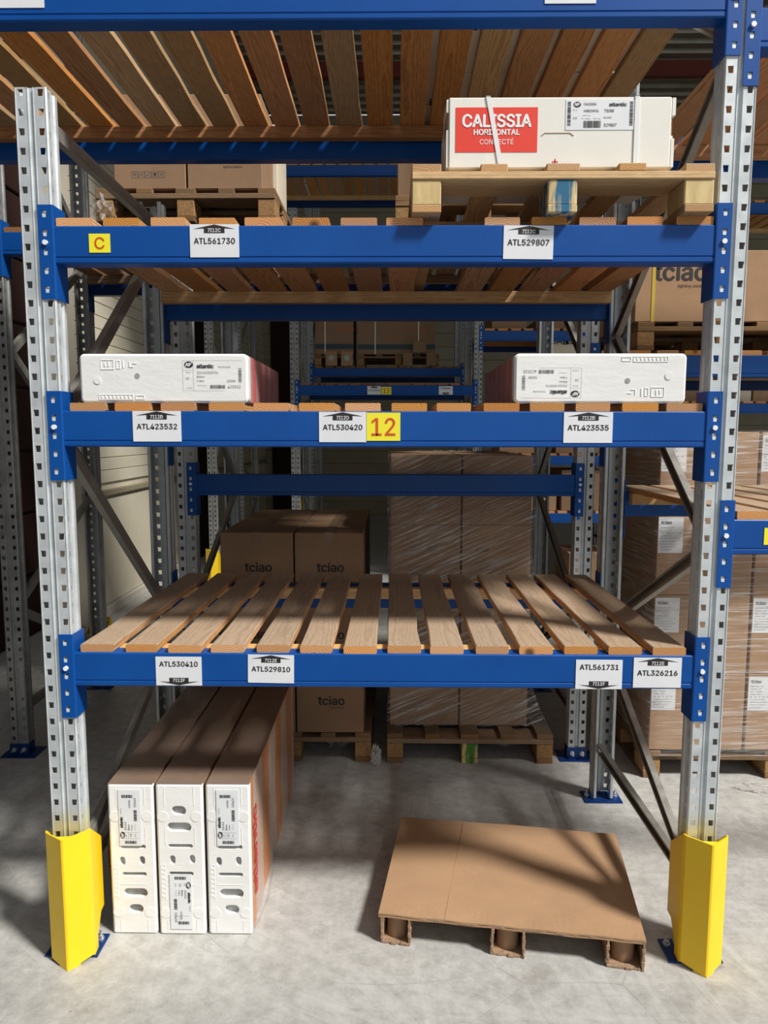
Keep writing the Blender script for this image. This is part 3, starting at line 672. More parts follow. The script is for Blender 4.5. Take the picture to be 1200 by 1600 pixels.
# ------------------------------------------------------------------ pallets
def euro(label, x0, y0, z, W_=.8, L=1.2, mats=(WOOD_X, WOOD_Y, BLOCK, BLOCK), h=.125, midmat=None, rz=0, nb=5, name='wooden_pallet'):
    t = thing(name, label, 'pallet', (x0, y0, z), (0, 0, rz)); mx, my, mb_, me_ = mats
    k = h/.125; T0 = .020*k; bh = h-3*T0; bw = .078
    r = random.Random(label); ws = [bw, .072, bw+.01, .072, bw]; ps = [0, .25, .5, .75, 1]
    for i, (wv, p) in enumerate(zip(ws, ps)):
        x = p*(W_-wv); link('top_board', MB().cbox((0, 0, 0), (wv, L, T0), .002).mesh('tb'), my, t, (x, r.uniform(0, .006), h-T0))
    for j in range(3):
        y = j*(L-.14)/2; link('stringer_board', MB().cbox((0, 0, 0), (W_, .14, T0), .002).mesh('sb'), mx, t, (0, y, h-2*T0))
        for i, x in enumerate((0, (W_-bw)/2, W_-bw)):
            m = midmat if (midmat and i == 1 and j == 0) else mb_
            link('block', MB().cbox((0, 0, 0), (bw, .12, bh), .003).mesh('bk'), m, t, (x, y+.004, T0), label=('paint-stained middle block' if m is midmat else None))
    for i, x in enumerate((0, (W_-bw)/2, W_-bw)):
        link('bottom_board', MB().cbox((0, 0, 0), (bw, L, T0), .002).mesh('bb'), midmat if (midmat and i == 1) else my, t, (x, 0, 0))
    return t
euro('pale new wooden pallet with a blue-stained middle block, under the white carton', .050, -.033, 2.1682, .80, 1.03, midmat=BLOCK_BLUE)
OLD = (WOOD_BX, WOOD_BY, CHIP, CHIP)
euro('old pallet under the plain brown tciao boxes'.replace('tciao ', ''), -.860, 1.300, 0, .76, 1.1, OLD, .144)
euro('wrapped old pallet with a green-stained middle block', -.022, 1.290, 0, .80, 1.1, OLD, .144, BLOCK_GREEN)
euro('pallet under the wrapped boxes in the right bay', 1.165, 1.155, 0, 1.2, .8, (WOOD_BX, WOOD_BY, CHIP, CHIP), .13)
euro('dark pallet high up behind the C level, carrying printed boxes', -1.322, 1.27, 2.5215, .80, .62, OLD, .144)
euro('dark pallet under the strapped box in the right bay', 1.13, 1.36, 1.9685, .8, .9, OLD, .130)
euro('dark pallet beside it at the right picture edge', 1.95, 1.36, 1.9685, .8, .9, OLD, .130)
euro('far dark pallet under the left strapped carton', -.93, 6.66, 2.3965, .46, .8, OLD, .144)
euro('far dark pallet under the right strapped carton', -.42, 6.70, 2.3965, .98, .8, OLD, .144)

# ------------------------------------------------------------------ cartons
def carton(label, x0, y0, z0, w_, d_, h_, mat=CARD, seam=True, rz=0, group=None, name='carton', tape=True, skew=0):
    t = thing(name, label, 'box', (x0, y0, z0), (0, 0, rz), group)
    b = MB().cbox((.001, 0, 0), (w_-.001, d_, h_-.001), .003); link('carton_body', cached(('cb', w_, d_, h_, mat.name), lambda: b.mesh('carton_body')), mat, t)
    if seam:
        link('flap_gap', MB().box((w_/2-.0012, .01, h_-.002), (w_/2+.0012, d_-.01, h_+.0003)).mesh('fg'), DARKGAP, t)
        if tape: link('tape', MB().prism([(d_, h_-.001), (d_, h_+.0006), (-.0008, h_+.0006), (-.0008, h_-.055), (0, h_-.055), (0, h_-.001)], w_/2-.024, w_/2+.024, 'X').mesh('tape'), TAPE, t)
    return t
def logo(t, x, z, w_, mat=INK, sub=True, y=-.0012):
    lettering(t, 'tciao', x, z, width=w_, mat=mat, bold=.022, y=y)
    b = MB(); b.add([(x-w_*.53, y, z+w_*.10), (x-w_*.36, y, z+w_*.10), (x-w_*.36, y, z+w_*.07), (x-w_*.53, y, z+w_*.07)], [(0, 1, 2, 3)])
    link('logo_bar', b.mesh('lb', fix=False), mat, t)
    if sub: lettering(t, 'lighting solution', x+w_*.23, z-w_*.28, width=w_*.55, mat=mat, y=y)
def small_print(t, x, z, w_, lines, mat=INK, y=-.0012, h=.010, up=0):
    for i, s in enumerate(lines): lettering(t, s, x, z-i*h*1.7, width=w_*min(1, len(s)/18+.15), height=h*.75, mat=mat, y=y, align='L', rot=(0, up, 0))
# plain stack on the old pallet: 2 across, 2 deep, 3 high
pos3 = ('bottom', 'middle', 'top')
for ix, (xa, w_) in enumerate(((-.811, .345), (-.460, .325))):
    for iy, (ya, dd) in enumerate(((1.302, .53), (1.838, .50))):
        for iz in range(3):
            nm = 'brown tciao box, %s %s of the %s column, plain stack' % (pos3[iz], 'front' if iy == 0 else 'rear', 'left' if ix == 0 else 'right')
            t = carton(nm.replace('tciao ', 'lamp '), xa, ya, .146+iz*.3255, w_, dd, .325, CARD, tape=(iz == 2), seam=(iz == 2))
            if iy == 0:
                if iz == 0 and ix == 0: small_print(t, .11, .31, .12, ('Product    A   600', 'Product    A   400', 'Consumption   30W')); lettering(t, '11', .185, .23, height=.02)
                logo(t, w_*.52, .160, .125)
# wrapped stack: 2 across, 4 high
for ix, (xa, w_) in enumerate(((-.010, .340), (.336, .335))):
    for iz in range(4):
        hh = .334
        nm = 'wrapped brown box, %s of the %s column on the green-marked pallet' % (('bottom', 'second', 'third', 'top')[iz], 'left' if ix == 0 else 'right')
        t = carton(nm, xa, 1.400, .146+iz*hh, w_, .95, hh-.001, CARD_BG, seam=False)
        if ix == 0:
            o = link('symbols', cached('ic1', lambda: icons(.15)), INKGREY, t, (.165, -.0012, .225 if iz != 1 else .25))
            small_print(t, .10, .13, .10, ('Product 3CCT 18W', 'Controller', 'Made in PRC'), INKGREY)
        else:
            if iz in (0,): logo(t, .15, .245, .13, INKGREY, False)
            elif iz == 2: lettering(t, 'tciao', .10, .215, width=.062, mat=INK, bold=.02, y=-.0012); small_print(t, .07, .17, .10, ('Product B 12W', 'ref 40K 3000lm', 'MADE IN PRC', 'lot'), INKGREY); lettering(t, 'CE', .23, .215, width=.02, mat=INKGREY, y=-.0012)
            else: small_print(t, .07, .12, .12, ('Product 3CCT 18W', 'Controller 50000h', 'Made in PRC', 'Batch 10'), INKGREY)
# wrapped stack in the right bay
for ix, xa in enumerate((1.185, 1.625, 2.065)):
    for iz in range(4):
        nm = 'film-wrapped brown box, %s of the %s column in the right bay' % (('bottom', 'second', 'third', 'top')[iz], ('left', 'middle', 'right')[ix])
        t = carton(nm, xa, 1.16, .135+iz*.365, .43, .74, .364, CARD_LIT, seam=False)
        if ix < 2:
            pl = link('label_sheet', MB().box((0, -.0012, -.16), (.11, 0, 0)).mesh('ls'), PAPER, t, (-.035+.015 if ix == 0 else -.015+.0, -.0004, .35), label='white printed label sheet')
            pl.location.x = .004
            lettering(pl, 'tciao', .012, -.022, width=.045, bold=.02, y=-.0018, align='L')
            for k in range(9): lettering(pl, ('Product code   6080', 'Puissance   12W', 'Flux   1200lm', 'Couleur   3CCT', 'o  o  x  o  o', 'Fabrique en RPC', 'lighting solution', 'Made for export', 'Lot 2210')[k], .010, -.045-k*.0125, width=(.06, .05, .055, .05, .085, .07, .08, .07, .05)[k], height=.0055, mat=INKGREY, y=-.0018, align='L')
# printed boxes high up behind the C level
for i, (xa, w_) in enumerate(((-1.243, .322), (-.915, .335))):
    t = carton('printed brown box on the high dark pallet, %s one' % ('left' if i == 0 else 'right'), xa, 1.29, 2.667, w_, .30, .40, CARD, seam=False)
    if i == 0: link('symbols', cached('ic2', lambda: icons(.15)), INKGREY, t, (.155, -.0012, .062))
    else: logo(t, .170, .135, .15)
t = carton('cream box behind the high printed boxes', -1.2, 1.60, 2.667, .64, .30, .40, CREAM, seam=False)
# box behind the pale pallet, upper centre
t = carton('plain dark box on the high deck behind the pale pallet', .02, 1.45, 2.667-.145+.145, .30, .4, .30, CARD_BG)
euro('dark pallet with a plain box behind the pale pallet', .01, 1.38, 2.5215, .8, .8, OLD, .144)
# strapped boxes in the right bay of the back rack
t = carton('brown box with a yellow strap above the right-hand foam pack', 1.115, 1.37, 2.10, .49, .6, .33, CARD_LIT, tape=False)
logo(t, .205, .225, .235); link('strap', MB().box((.075, -.002, 0), (.090, 0, .33)).box((.075, 0, .33), (.090, .6, .332)).mesh('st'), YSTRAP, t, label='yellow strap')
carton('brown box right of the strapped one, near the right picture edge', 1.612, 1.37, 2.10, .45, .6, .32, CARD_LIT, tape=False)
carton('brown box at the far right of the dark pallets', 2.066, 1.37, 2.10, .45, .6, .30, CARD_LIT, tape=False)
# cartons on the overhead deck, seen through the gaps
for i, (xa, ya, w_) in enumerate(((.115, .06, .36), (.48, .06, .27), (.115, .55, .36), (.48, .55, .27))):
    t = carton('pale carton on the overhead deck, %s' % ('front left', 'front right', 'rear left', 'rear right')[i], xa, ya, 2.792, w_, .48, .30, PALE, seam=False)
    if i == 2 or i == 0:
        lettering(t, 'tciao', .03 if i else .14, 0, width=.16, bold=.02, y=.2, rot=(PI/2, 0, 0)).location.z = -.0012
# far cartons and small boxes
FB = (('large strapped carton on the left far pallet', -.93, 6.68, 2.541, .46, .7, .55), ('large strapped carton on the right far pallet', -.42, 6.72, 2.541, .93, .7, .55))
for nm, x, y, z, a, bb, c in FB:
    t = carton(nm, x, y, z, a, bb, c, CARD_BG, tape=False)
    link('print_band', MB().box((0, -.0012, .06), (a, 0, .12)).mesh('pb'), plain('blue_green_band', (.03, .06, .07), .6), t)
    for k in ((.25,) if a < .6 else (.22, .78)): link('strap', MB().box((a*k, -.003, 0), (a*k+.012, 0, c)).mesh('st'), STRAP, t)
    lettering(t, 'Futura', a*.8, .3, width=.2, mat=INKRED, y=-.0016)
for i, (x, sz) in enumerate(((-.80, .14), (-.615, .14))):
    t = carton('small far box with a pale round sticker, %s' % ('left' if i == 0 else 'right'), x, 6.655-.02, 2.3965, .14, .03, .17, CARD_LIT, seam=False)
    t.location.y = 6.60
    link('round_sticker', MB().cyl((.07, .09), .033, -.002, -.0002, 'Y', 20).mesh('rs'), plain('green_sticker', (.33, .45, .40), .5), t)
for i, (x, z, a, h_) in enumerate(((.12, 2.3965, .12, .15), (.40, 2.3965, .12, .15), (.24, 2.55, .16, .14))):
    carton('small plain far box beside the right far pallet, %s' % ('left', 'right', 'upper')[i], x, 6.60, z, a, .03 if i < 2 else .05, h_, CARD_BG, seam=False)
for i, (x, z, a, h_, m) in enumerate(((1.0, 2.643, .35, .35, CARD_BG), (1.45, 2.643, .28, .10, CARD_BG), (1.60, 2.40, .29, .14, CREAM), (1.1, 1.393, .5, .12, CARD_LIT), (1.68, 1.393, .5, .28, CARD_BG), (1.2, .80, .5, .30, CARD_LIT), (1.75, .80, .45, .42, CARD_BG), (1.85, 0, .5, .35, CARD_BG))):
    t = carton('far box on the shelves right of centre, %s' % ('uppermost left', 'low flat one', 'cream one with dark lettering', 'flat one on the middle shelf', 'deep one on the middle shelf', 'pale one on the low shelf', 'tall one on the low shelf', 'one on the floor')[i], x, 5.35, z, a, .6, h_, m)
    if i == 2: lettering(t, 'DAIKIN', a/2, .12, width=.26, bold=.01, y=-.0015)
for i, x in enumerate((2.85, 3.27, 3.69, 4.11)):
    carton('far box by the right picture edge, %s from the left' % ('first', 'second', 'third', 'fourth')[i], x, 5.4, 1.923, .4, .6, (.5, .42, .3, .5)[i], (CARD_BG, CREAM, CARD_LIT, CARD_BG)[i])

# ------------------------------------------------------------------ stretch film
def film(label, x0, x1, y0, y1, z0, z1, mat, seed, flare=0):
    r = random.Random(seed); b = MB(); nz, k = 14, 0; per = []
    nx, ny = 16, 8
    ring = [(x0+(x1-x0)*i/nx, y0) for i in range(nx)]+[(x1, y0+(y1-y0)*i/ny) for i in range(ny)]+[(x1-(x1-x0)*i/nx, y1) for i in range(nx)]+[(x0, y1-(y1-y0)*i/ny) for i in range(ny)]
    m = len(ring); cx, cy = (x0+x1)/2, (y0+y1)/2; ph = [r.uniform(0, 6) for _ in range(6)]
    for j in range(nz+1):
        z = z0+(z1-z0)*j/nz; fl = flare*max(0, 1-j/3.0)**1.5
        for i, (x, y) in enumerate(ring):
            a = 6.283*i/m; d_ = .004+.003*math.sin(a*9+j*1.7+ph[0])+.0025*math.sin(a*17-j*2.3+ph[1])+r.uniform(0, .002)
            nx_, ny_ = (x-cx)/(x1-x0)*2, (y-cy)/(y1-y0)*2
            ex = (1 if nx_ > .99 else -1 if nx_ < -.99 else 0); ey = (1 if ny_ > .99 else -1 if ny_ < -.99 else 0)
            b.v.append((x+ex*d_+(fl if ex > 0 else 0), y+ey*d_, z))
    for j in range(nz):
        for i in range(m): b.f.append((j*m+i, j*m+(i+1) % m, (j+1)*m+(i+1) % m, (j+1)*m+i)); b.mi.append(0)
    o = link('stretch_film', b.mesh('film', True, False), mat)
    # recentre origin at the foot of the film
    return tag(o, label, 'plastic film')
film('clear film with painted diagonal glints round the boxes on the green-marked pallet', -.016, .677, 1.395, 2.36, .146, 1.486, WRAP, 3, .09)
film('clear film with painted level glints round the right-hand boxes', 1.178, 2.503, 1.152, 1.905, .11, 1.60, WRAP2, 5)
# loose film scraps
def scrap(label, c, s, seed, mat=CLEAR):
    r = random.Random(seed); bm = bmesh.new(); bmesh.ops.create_icosphere(bm, subdivisions=3, radius=1)
    for v in bm.verts:
        k = 1+.35*math.sin(v.co.x*7+seed)*math.cos(v.co.y*9)+r.uniform(-.18, .18); v.co = (v.co.x*s[0]*k, v.co.y*s[1]*k, max(-.98*s[2], v.co.z*s[2]*k))
    me = bpy.data.meshes.new('scrap'); bm.to_mesh(me); bm.free()
    return tag(link('film_scrap', me, mat, None, (c[0], c[1], c[2]+s[2])), label, 'plastic film')
scrap('crumpled film scrap hanging at the left end of the high dark pallet', (-1.29, 1.30, 2.5215), (.045, .05, .06), 2)
scrap('crumpled film scrap under the plain brown boxes', (-.27, 1.50, 0), (.06, .07, .035), 5)
scrap('crumpled film scrap on the floor at the right of that pallet', (-.075, 1.26, 0), (.022, .02, .05), 8)
scrap('film scrap on the floor by the right-hand wrapped pallet', (1.66, 1.06, 0), (.11, .05, .006), 9)

# ------------------------------------------------------------------ white radiator carton on the pale pallet
t = thing('radiator_carton', 'long white carton with a red panel and two white straps, on the pale pallet', 'box', (.143, 0.004, 2.2932))
Wc, Hc, Dc = .607, .181, .30
link('carton_body', MB().cbox((.006, 0, 0), (Wc-.008, Dc, Hc), .003).mesh('cbody'), WHITECARD, t)
fl = MB().box((0, .004, .004), (.006, .12, Hc*.55)).box((0, .004, Hc*.8), (.006, .12, Hc-.004))
fl.box((Wc-.008, .004, .004), (Wc-.002, Dc-.02, Hc*.46)).box((Wc-.006, .002, .003), (Wc+.002, Dc-.03, Hc*.42)).box((Wc-.008, .004, Hc*.72), (Wc-.0005, Dc-.02, Hc-.003)).box((Wc-.006, .002, Hc*.74), (Wc+.003, Dc-.03, Hc-.002))
link('end_flap', fl.mesh('flap'), WHITECARD, t)
link('corrugated_core', MB().box((Wc-.009, .006, Hc*.44), (Wc-.004, Dc-.03, Hc*.74)).box((.001, .01, Hc*.5), (.007, .1, Hc*.82)).mesh('core'), CARD_EDGE, t)
b = MB().box((.024, -.001, .041), (.243, 0, .155)); link('red_panel', b.mesh('rp'), REDTAPE, t, label='red printed panel')
lettering(t, 'CALISSIA', .134, .121, width=.182, height=.032, mat=WHITEINK, bold=.030, y=-.0018)
lettering(t, 'HORIZONTAL', .134, .092, width=.122, height=.014, mat=WHITEINK, bold=.028, y=-.0018)
lettering(t, 'CONNECTÉ', .134, .069, width=.090, height=.0165, mat=WHITEINK, y=-.0018)
pl = link('label_sheet', MB().box((.317, -.0012, .097), (.500, 0, .173)).mesh('lsheet'), PAPER, t, label='white printed product label')
link('barcode', barcode(.046, .018, 26, 3), INK, pl, (.388, -.0018, .111))
for k, x in enumerate((.326, .491)):
    o = link('barcode', barcode(.062, .009, 30, 5+k), INK, pl, (x, -.0018, .137), (0, PI/2, 0))
def nf(parent, x, z, s, rot=0, y=-.0018):
    b = MB(); b.add([(s*math.cos(2*PI*i/20), 0, s*.72*math.sin(2*PI*i/20)) for i in range(20)], [tuple(range(20))])
    o = link('emblem', b.mesh('em', fix=False), INK, parent, (x, y, z), (0, rot, 0)); return lettering(parent, 'NF', x, z, height=s*.75, mat=WHITEINK, bold=.03, y=y-.0006, rot=(0, rot, 0), shear=.3)
nf(pl, .347, .161, .010)
for s, x, z, w_, h_, bo in (('CALISSIA', .381, .162, .033, .006, .01), ('atlantic', .455, .161, .046, .009, .035), ('HORIZONTAL', .385, .145, .040, .006, .01), ('750W', .432, .145, .026, .008, .01), ('BLANC', .429, .128, .021, .005, 0), ('529807', .436, .109, .033, .008, .01),
                            ('6080 mg', .372, .133, .02, .003, 0), ('C E', .342, .127, .010, .005, .01), ('NF 12', .342, .147, .012, .003, 0), ('9,2kg   IP24', .385, .125, .05, .003, 0)):
    lettering(pl, s, x, z, width=w_, height=h_, bold=bo, y=-.0018)
link('handle_cut', MB().prism([(.253+.018*0, .083), (.262, .090), (.330, .090), (.340, .083), (.338, .082), (.329, .0885), (.263, .0885), (.255, .082)], -.0012, -.0002, 'Y').mesh('hc'), CARD_EDGE, t)
lettering(t, '+', .292, .016, height=.016, mat=REDFAINT, y=-.0012)
st = MB(); st.add([(.104, -.003, .1822), (.116, -.003, .1822), (.154, -.003, -.001), (.141, -.003, -.001)], [(0, 1, 2, 3)]); st.box((.104, -.003, .181), (.116, Dc, .1832))
link('strap', st.mesh('s1'), STRAP, t, label='white plastic strap')
link('strap', MB().box((.500, -.003, 0), (.512, -.001, .1825)).box((.500, -.003, .181), (.512, Dc, .1832)).mesh('s2'), STRAP, t, label='white plastic strap')

# ------------------------------------------------------------------ foam-ended packs on the middle shelf
def rrect(x0, z0, x1, z1, r, n=5):
    p = []
    for cx, cz, a0 in ((x1-r, z0+r, -PI/2), (x1-r, z1-r, 0), (x0+r, z1-r, PI/2), (x0+r, z0+r, PI)):
        p += [(cx+r*math.cos(a0+PI/2*i/n), cz+r*math.sin(a0+PI/2*i/n)) for i in range(n+1)]
    return p
def foam_end(w_, h_, th=.035, r=.014):
    b = MB(); o = rrect(0, 0, w_, h_, r); i_ = rrect(.006, .006, w_-.006, h_-.006, r*.7); n = len(o)
    vs = [(p[0], 0, p[1]) for p in i_]+[(p[0], .005, p[1]) for p in o]+[(p[0], th, p[1]) for p in o]
    b.add(vs, [tuple(range(n))]+[(k, (k+1) % n, (k+1) % n+n, k+n) for k in range(n)]+[(k+n, (k+1) % n+n, (k+1) % n+2*n, k+2*n) for k in range(n)]+[tuple(range(2*n, 3*n))])
    return b.mesh('foam_end')
def tray(parent, rects, dy=.0016, mat=FOAM, nm='embossed_mark'):
    b = MB()
    for x0, z0, x1, z1 in rects: b.cbox((x0, -dy, z0), (x1, .002, z1), .0012)
    o = link(nm, b.mesh('emb'), mat, parent); o['kind'] = 'stuff'; return o
def pack_print(f, x, z, k=1.0, flip=False, w300='300W', code='423532'):
    g_ = f
    R_ = (0, PI, 0) if flip else (0, 0, 0); s = -1 if flip else 1
    def L(txt, dx, dz, w_, h_, bo=0, mat=INK): lettering(g_, txt, x+s*dx*k, z+s*dz*k, width=w_*k, height=h_*k, bold=bo, mat=mat, rot=R_, y=-.0008, align='L')
    nf(g_, x+s*.011*k, z+s*.044*k, .0125*k, PI if flip else 0, -.0006)
    L('atlantic', .034, .040, .047, .011, .035); L('Horizontal', .094, .038, .034, .005, 0, INKGREY); L('SOLIUS DIGITAL', .034, .022, .060, .006, .0, INKGREY)
    L('Blanc', .034, .011, .022, .006, .0, INKGREY); L('8 Kgs', .034, -.001, .020, .006, .0, INKGREY); L(w300, .118, -.001, .024, .007, 0, INKGREY); L(code, .120, -.017, .036, .008, 0, INKGREY)
    L('27/01/20', .034, -.014, .024, .003, 0, INKGREY); L('CE', .002, .006, .010, .006, 0, INKGREY); L('1234', .003, -.020, .016, .003, 0, INKGREY); L('IP24', .003, .022, .014, .003, 0, INKGREY)
    link('barcode', barcode(.042*k, .010*k, 24, 7), INKGREY, g_, (x+s*.092*k, -.0008, z-s*.017*k))
    link('barcode', barcode(.040*k, .009*k, 26, 9), INKGREY, g_, (x+s*.155*k, -.0008, z+s*.014*k), (0, PI/2, 0))
    fr = quadset([(-.006, -.028, -.0053, .056), (.0235, -.028, .0242, .056), (-.006, .0553, .160, .056), (-.006, -.028, .110, -.0274), (-.006, .028, .0235, .0286)], 0)
    fr.v = [(s*a*k, b_, s*c*k) for a, b_, c in fr.v]; link('print_frame', fr.mesh('pf', fix=False), INKPALE, g_, (x, -.0007, z))
def foam_pack(label, x0, y0, z0, w_, d_, h_, flip, code, rz=0):
    t = thing('radiator_pack', label, 'pack', (x0, y0, z0), (0, 0, rz))
    link('sleeve', MB().cbox((.003, .030, 0), (w_-.003, d_, h_-.001), .004).mesh('sleeve'), SLEEVE, t, label='red striped cardboard sleeve under film')
    f = link('foam_end', foam_end(w_, h_), FOAM, t, label='white polystyrene end cap')
    m = (lambda r: (w_-r[2], h_-r[3], w_-r[0], h_-r[1])) if flip else (lambda r: r)
    def fr(x0, z0, x1, z1, t_=.0025): return [(x0, z0, x1, z0+t_), (x0, z1-t_, x1, z1), (x0, z0, x0+t_, z1), (x1-t_, z0, x1, z1)]
    k = h_/.137
    q = fr(.060, .092, .098, .120)+fr(.104, .094, .116, .118)+[(.070, .100, .075, .112), (.080, .100, .085, .115), (.122, .096, .126, .118), (.140, .098, .154, .101), (.140, .098, .143, .115), (.150, .108, .163, .111)]
    q += fr(.052, .008, .150, .024)+fr(.155, .009, .182, .022)+[(.058+i*.011, .012, .064+i*.011, .020) for i in range(8)]
    tray(f, [m(r) for r in q])
    hx, hz = (.163, .075); hx, hz = (w_-hx, h_-hz) if flip else (hx, hz)
    link('hole', MB().cyl((hx, hz), .0075, -.0010, .001, 'Y', 16).mesh('hole'), FOAMGREY, f)
    hx, hz = (.050, .062); hx, hz = (w_-hx, h_-hz) if flip else (hx, hz)
    link('embossed_mark', MB().cyl((hx, hz), .010, -.0018, .001, 'Y', 18).mesh('em'), FOAM, f)
    if flip: pack_print(f, w_-.297, .070, 1.0, True, '500W', code)
    else: pack_print(f, .297, .062, 1.0, False, '300W', code)
    return t
foam_pack('white foam-ended pack lying on the middle shelf at the left, print upright', -.879, .015, 1.6682, .474, .56, .136, False, '423532')
foam_pack('white foam-ended pack lying on the middle shelf at the right, print upside down', .340, .015, 1.6682, .478, .66, .137, True, '423535')

# ------------------------------------------------------------------ three upright packs on the floor
def stadium(cx, cz, w_, h_, n=8):
    r = min(w_, h_)/2; p = []
    if w_ >= h_:
        for c, a0 in ((cx+w_/2-r, -PI/2), (cx-w_/2+r, PI/2)): p += [(c+r*math.cos(a0+PI*i/n), cz+r*math.sin(a0+PI*i/n)) for i in range(n+1)]
    else:
        for c, a0 in ((cz+h_/2-r, 0), (cz-h_/2+r, PI)): p += [(cx+r*math.cos(a0+PI*i/n), c+r*math.sin(a0+PI*i/n)) for i in range(n+1)]
    return p
def holed_cap(w_, h_, holes, th=.03):
    me = foam_end(w_, h_, th, .008); ob = bpy.data.objects.new('tmp', me); C.objects.link(ob)
    cut = MB()
    for hh in holes: cut.prism(stadium(*hh), -.02, .03, 'Y')
    cm = cut.mesh('cut'); cb_ = bpy.data.objects.new('tmpc', cm); C.objects.link(cb_)
    bo = ob.modifiers.new('b', 'BOOLEAN'); bo.object = cb_; bo.operation = 'DIFFERENCE'; bo.solver = 'EXACT'
    dg = bpy.context.evaluated_depsgraph_get(); dg.update(); r = bpy.data.meshes.new_from_object(ob.evaluated_get(dg)); r.name = 'foam_end'
    bpy.data.objects.remove(ob); bpy.data.objects.remove(cb_); return r
def upright_pack(label, x0, y0, w_, d_, h_, labels_at, bottom_label, rz=0, sleeve_m=CARD_BG, lean=0, side_m=None):
    t = thing('radiator_pack', label, 'pack', (x0, y0, 0), (0, lean, rz))
    link('sleeve', MB().cbox((.002, .026, .001), (w_-.002, d_, h_-.0015), .003).mesh('sleeve'), sleeve_m, t, label='printed cardboard sleeve')
    link('top_film', MB().cbox((.001, .002, h_-.001), (w_-.001, d_, h_+.0012), .0005).mesh('tf'), DUST, t, label='dusty film over the top')
    cx = w_/2; k = h_/.5
    H = {'oval': [(cx+.006, .086*k, .046, .031), (cx+.006, .140*k, .076, .031), (cx+.004, .2025*k, .078, .0135), (cx-.032, .246*k, .018, .030), (cx+.030, .248*k, .018, .030)],
         'slot': [(cx+.004, .294*k, .078, .0135)]}
    holes = H['oval']+H['slot']
    if bottom_label: holes = [(w_-a+.004, h_-z, b_, c) for a, z, b_, c in holes]
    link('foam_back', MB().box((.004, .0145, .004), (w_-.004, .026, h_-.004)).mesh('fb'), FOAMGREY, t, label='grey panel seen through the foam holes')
    f = link('foam_end', holed_cap(w_, h_, holes, .0142), FOAM, t, label='white polystyrene end with oval holes')
    emb = [(.012, .004, .014, .045), (.004, .045, .012, .047), (w_-.030, .004, .028+w_-.058, .045)]
    c_ = MB()
    for sx in (.021, w_-.021):
        for zz in (.395*k, .075*k): c_.cyl((sx, zz), .017, -.0013, .001, 'Y', 18)
    for r in ((.026, .30*k, .0275, .36*k), (w_-.028, .30*k, w_-.0265, .36*k), (.026, .43*k, .0275, .49*k), (w_-.028, .43*k, w_-.0265, .49*k), (.026, .01, .0275, .05*k), (w_-.028, .01, w_-.0265, .05*k), (.028, .168*k, w_-.028, .1695*k), (.010, .235*k, .022, .2365*k), (.010, .12*k, .0115, .235*k), (.022, .12*k, .0235, .235*k)): c_.cbox((r[0], -.0012, r[1]), (r[2], .002, r[3]), .0004)
    for i in range(7): c_.cbox((.0125, -.0012, .126*k+i*.0155), (.0205, .001, .133*k+i*.0155), .0006)
    link('embossed_mark', c_.mesh('em'), FOAM, f)['kind'] = 'stuff'
    # rotated product label: text runs upwards (or downwards when bottom_label)
    lw, lh = .069, .184
    if bottom_label: z0, x1 = .022, .036; 
    else: z0, x1 = h_-.201, .034
    pl = link('label_sheet', MB().box((0, -.0018, 0), (lw, -.0002, lh)).mesh('ls'), PAPER, f, (x1, -.0012, z0), label='white product label turned on its side')
    R_ = (0, -PI/2, 0) if not bottom_label else (0, PI/2, 0)
    def L(s, u, v, wd, ht, bo=0, mat=INK):   # u across label (0..lw), v along reading direction (0..lh)
        x, z = (u, v) if not bottom_label else (lw-u, lh-v)
        lettering(pl, s, x, z, width=wd, height=ht, bold=bo, mat=mat, rot=R_, y=-.0026, align='L')
    L('atlantic', .008, .060, .036, .009, .035); L('Vertical', .007, .104, .020, .004, 0, INKGREY); L('SOLIUS', .020, .052, .028, .006); L('Blanc', .030, .052, .020, .006); L('8 Kgs', .040, .052, .018, .005)
    L('1000W', .035, .125, .026, .006); L('530410', .052, .128, .030, .007); L('27/01/22', .050, .052, .020, .003, 0, INKGREY); L('CE', .036, .030, .010, .006); L('IP24', .050, .030, .010, .004, 0, INKGREY); L('NF', .022, .030, .008, .004, 0, INKGREY)
    def U(u, v): return (u, v) if not bottom_label else (lw-u, lh-v)
    u = U(.010, .036); nf(pl, u[0], u[1], .011, R_[1], -.0024)
    for (u_, v_, wd, ht, ro) in ((.035, .012, .036, .010, 0), (.028, .163, .034, .010, 0), (.052, .100, .036, .010, PI/2)):
        u = U(u_, v_); link('barcode', cached(('bc', wd, ht), lambda: barcode(wd, ht, 24, 11)), INK, pl, (u[0], -.0024, u[1]), (0, ro, 0))
    fr = quadset([(.012, .024, .060, .0246), (.012, .044, .060, .0446), (.028, .024, .0286, .044)])
    link('print_frame', fr.mesh('pf', fix=False), INKGREY, pl, (0, -.0024, 0))
    return t, f
T1 = upright_pack('leftmost of three upright packs, next to the yellow guard, label near its top', -.884, .092, .142, 1.0, .500, 1, False, math.radians(0))
T2 = upright_pack('middle of three upright packs, its label near the bottom', -.733, .090, .146, 1.0, .502, 1, True)
T3 = upright_pack('rightmost of three upright packs, orange printed side exposed', -.578, .092, .138, .98, .502, 1, False, sleeve_m=SLEEVE_O)
lettering(T3[0], 'atlantic', .1385, .24, width=.30, height=.055, mat=REDFAINT, bold=.03, rot=(0, -PI/2, PI/2), y=.075)
# loose film flap bulging at the left pack
b = MB(); b.add([(-.001, .02, .02), (-.018, .02, .24), (-.001, .02, .42), (-.001, .3, .42), (-.010, .3, .24), (-.001, .3, .02)], [(0, 1, 4, 5), (1, 2, 3, 4)])
link('loose_flap', b.mesh('flap', fix=False), CARD_EDGE, T1[0])

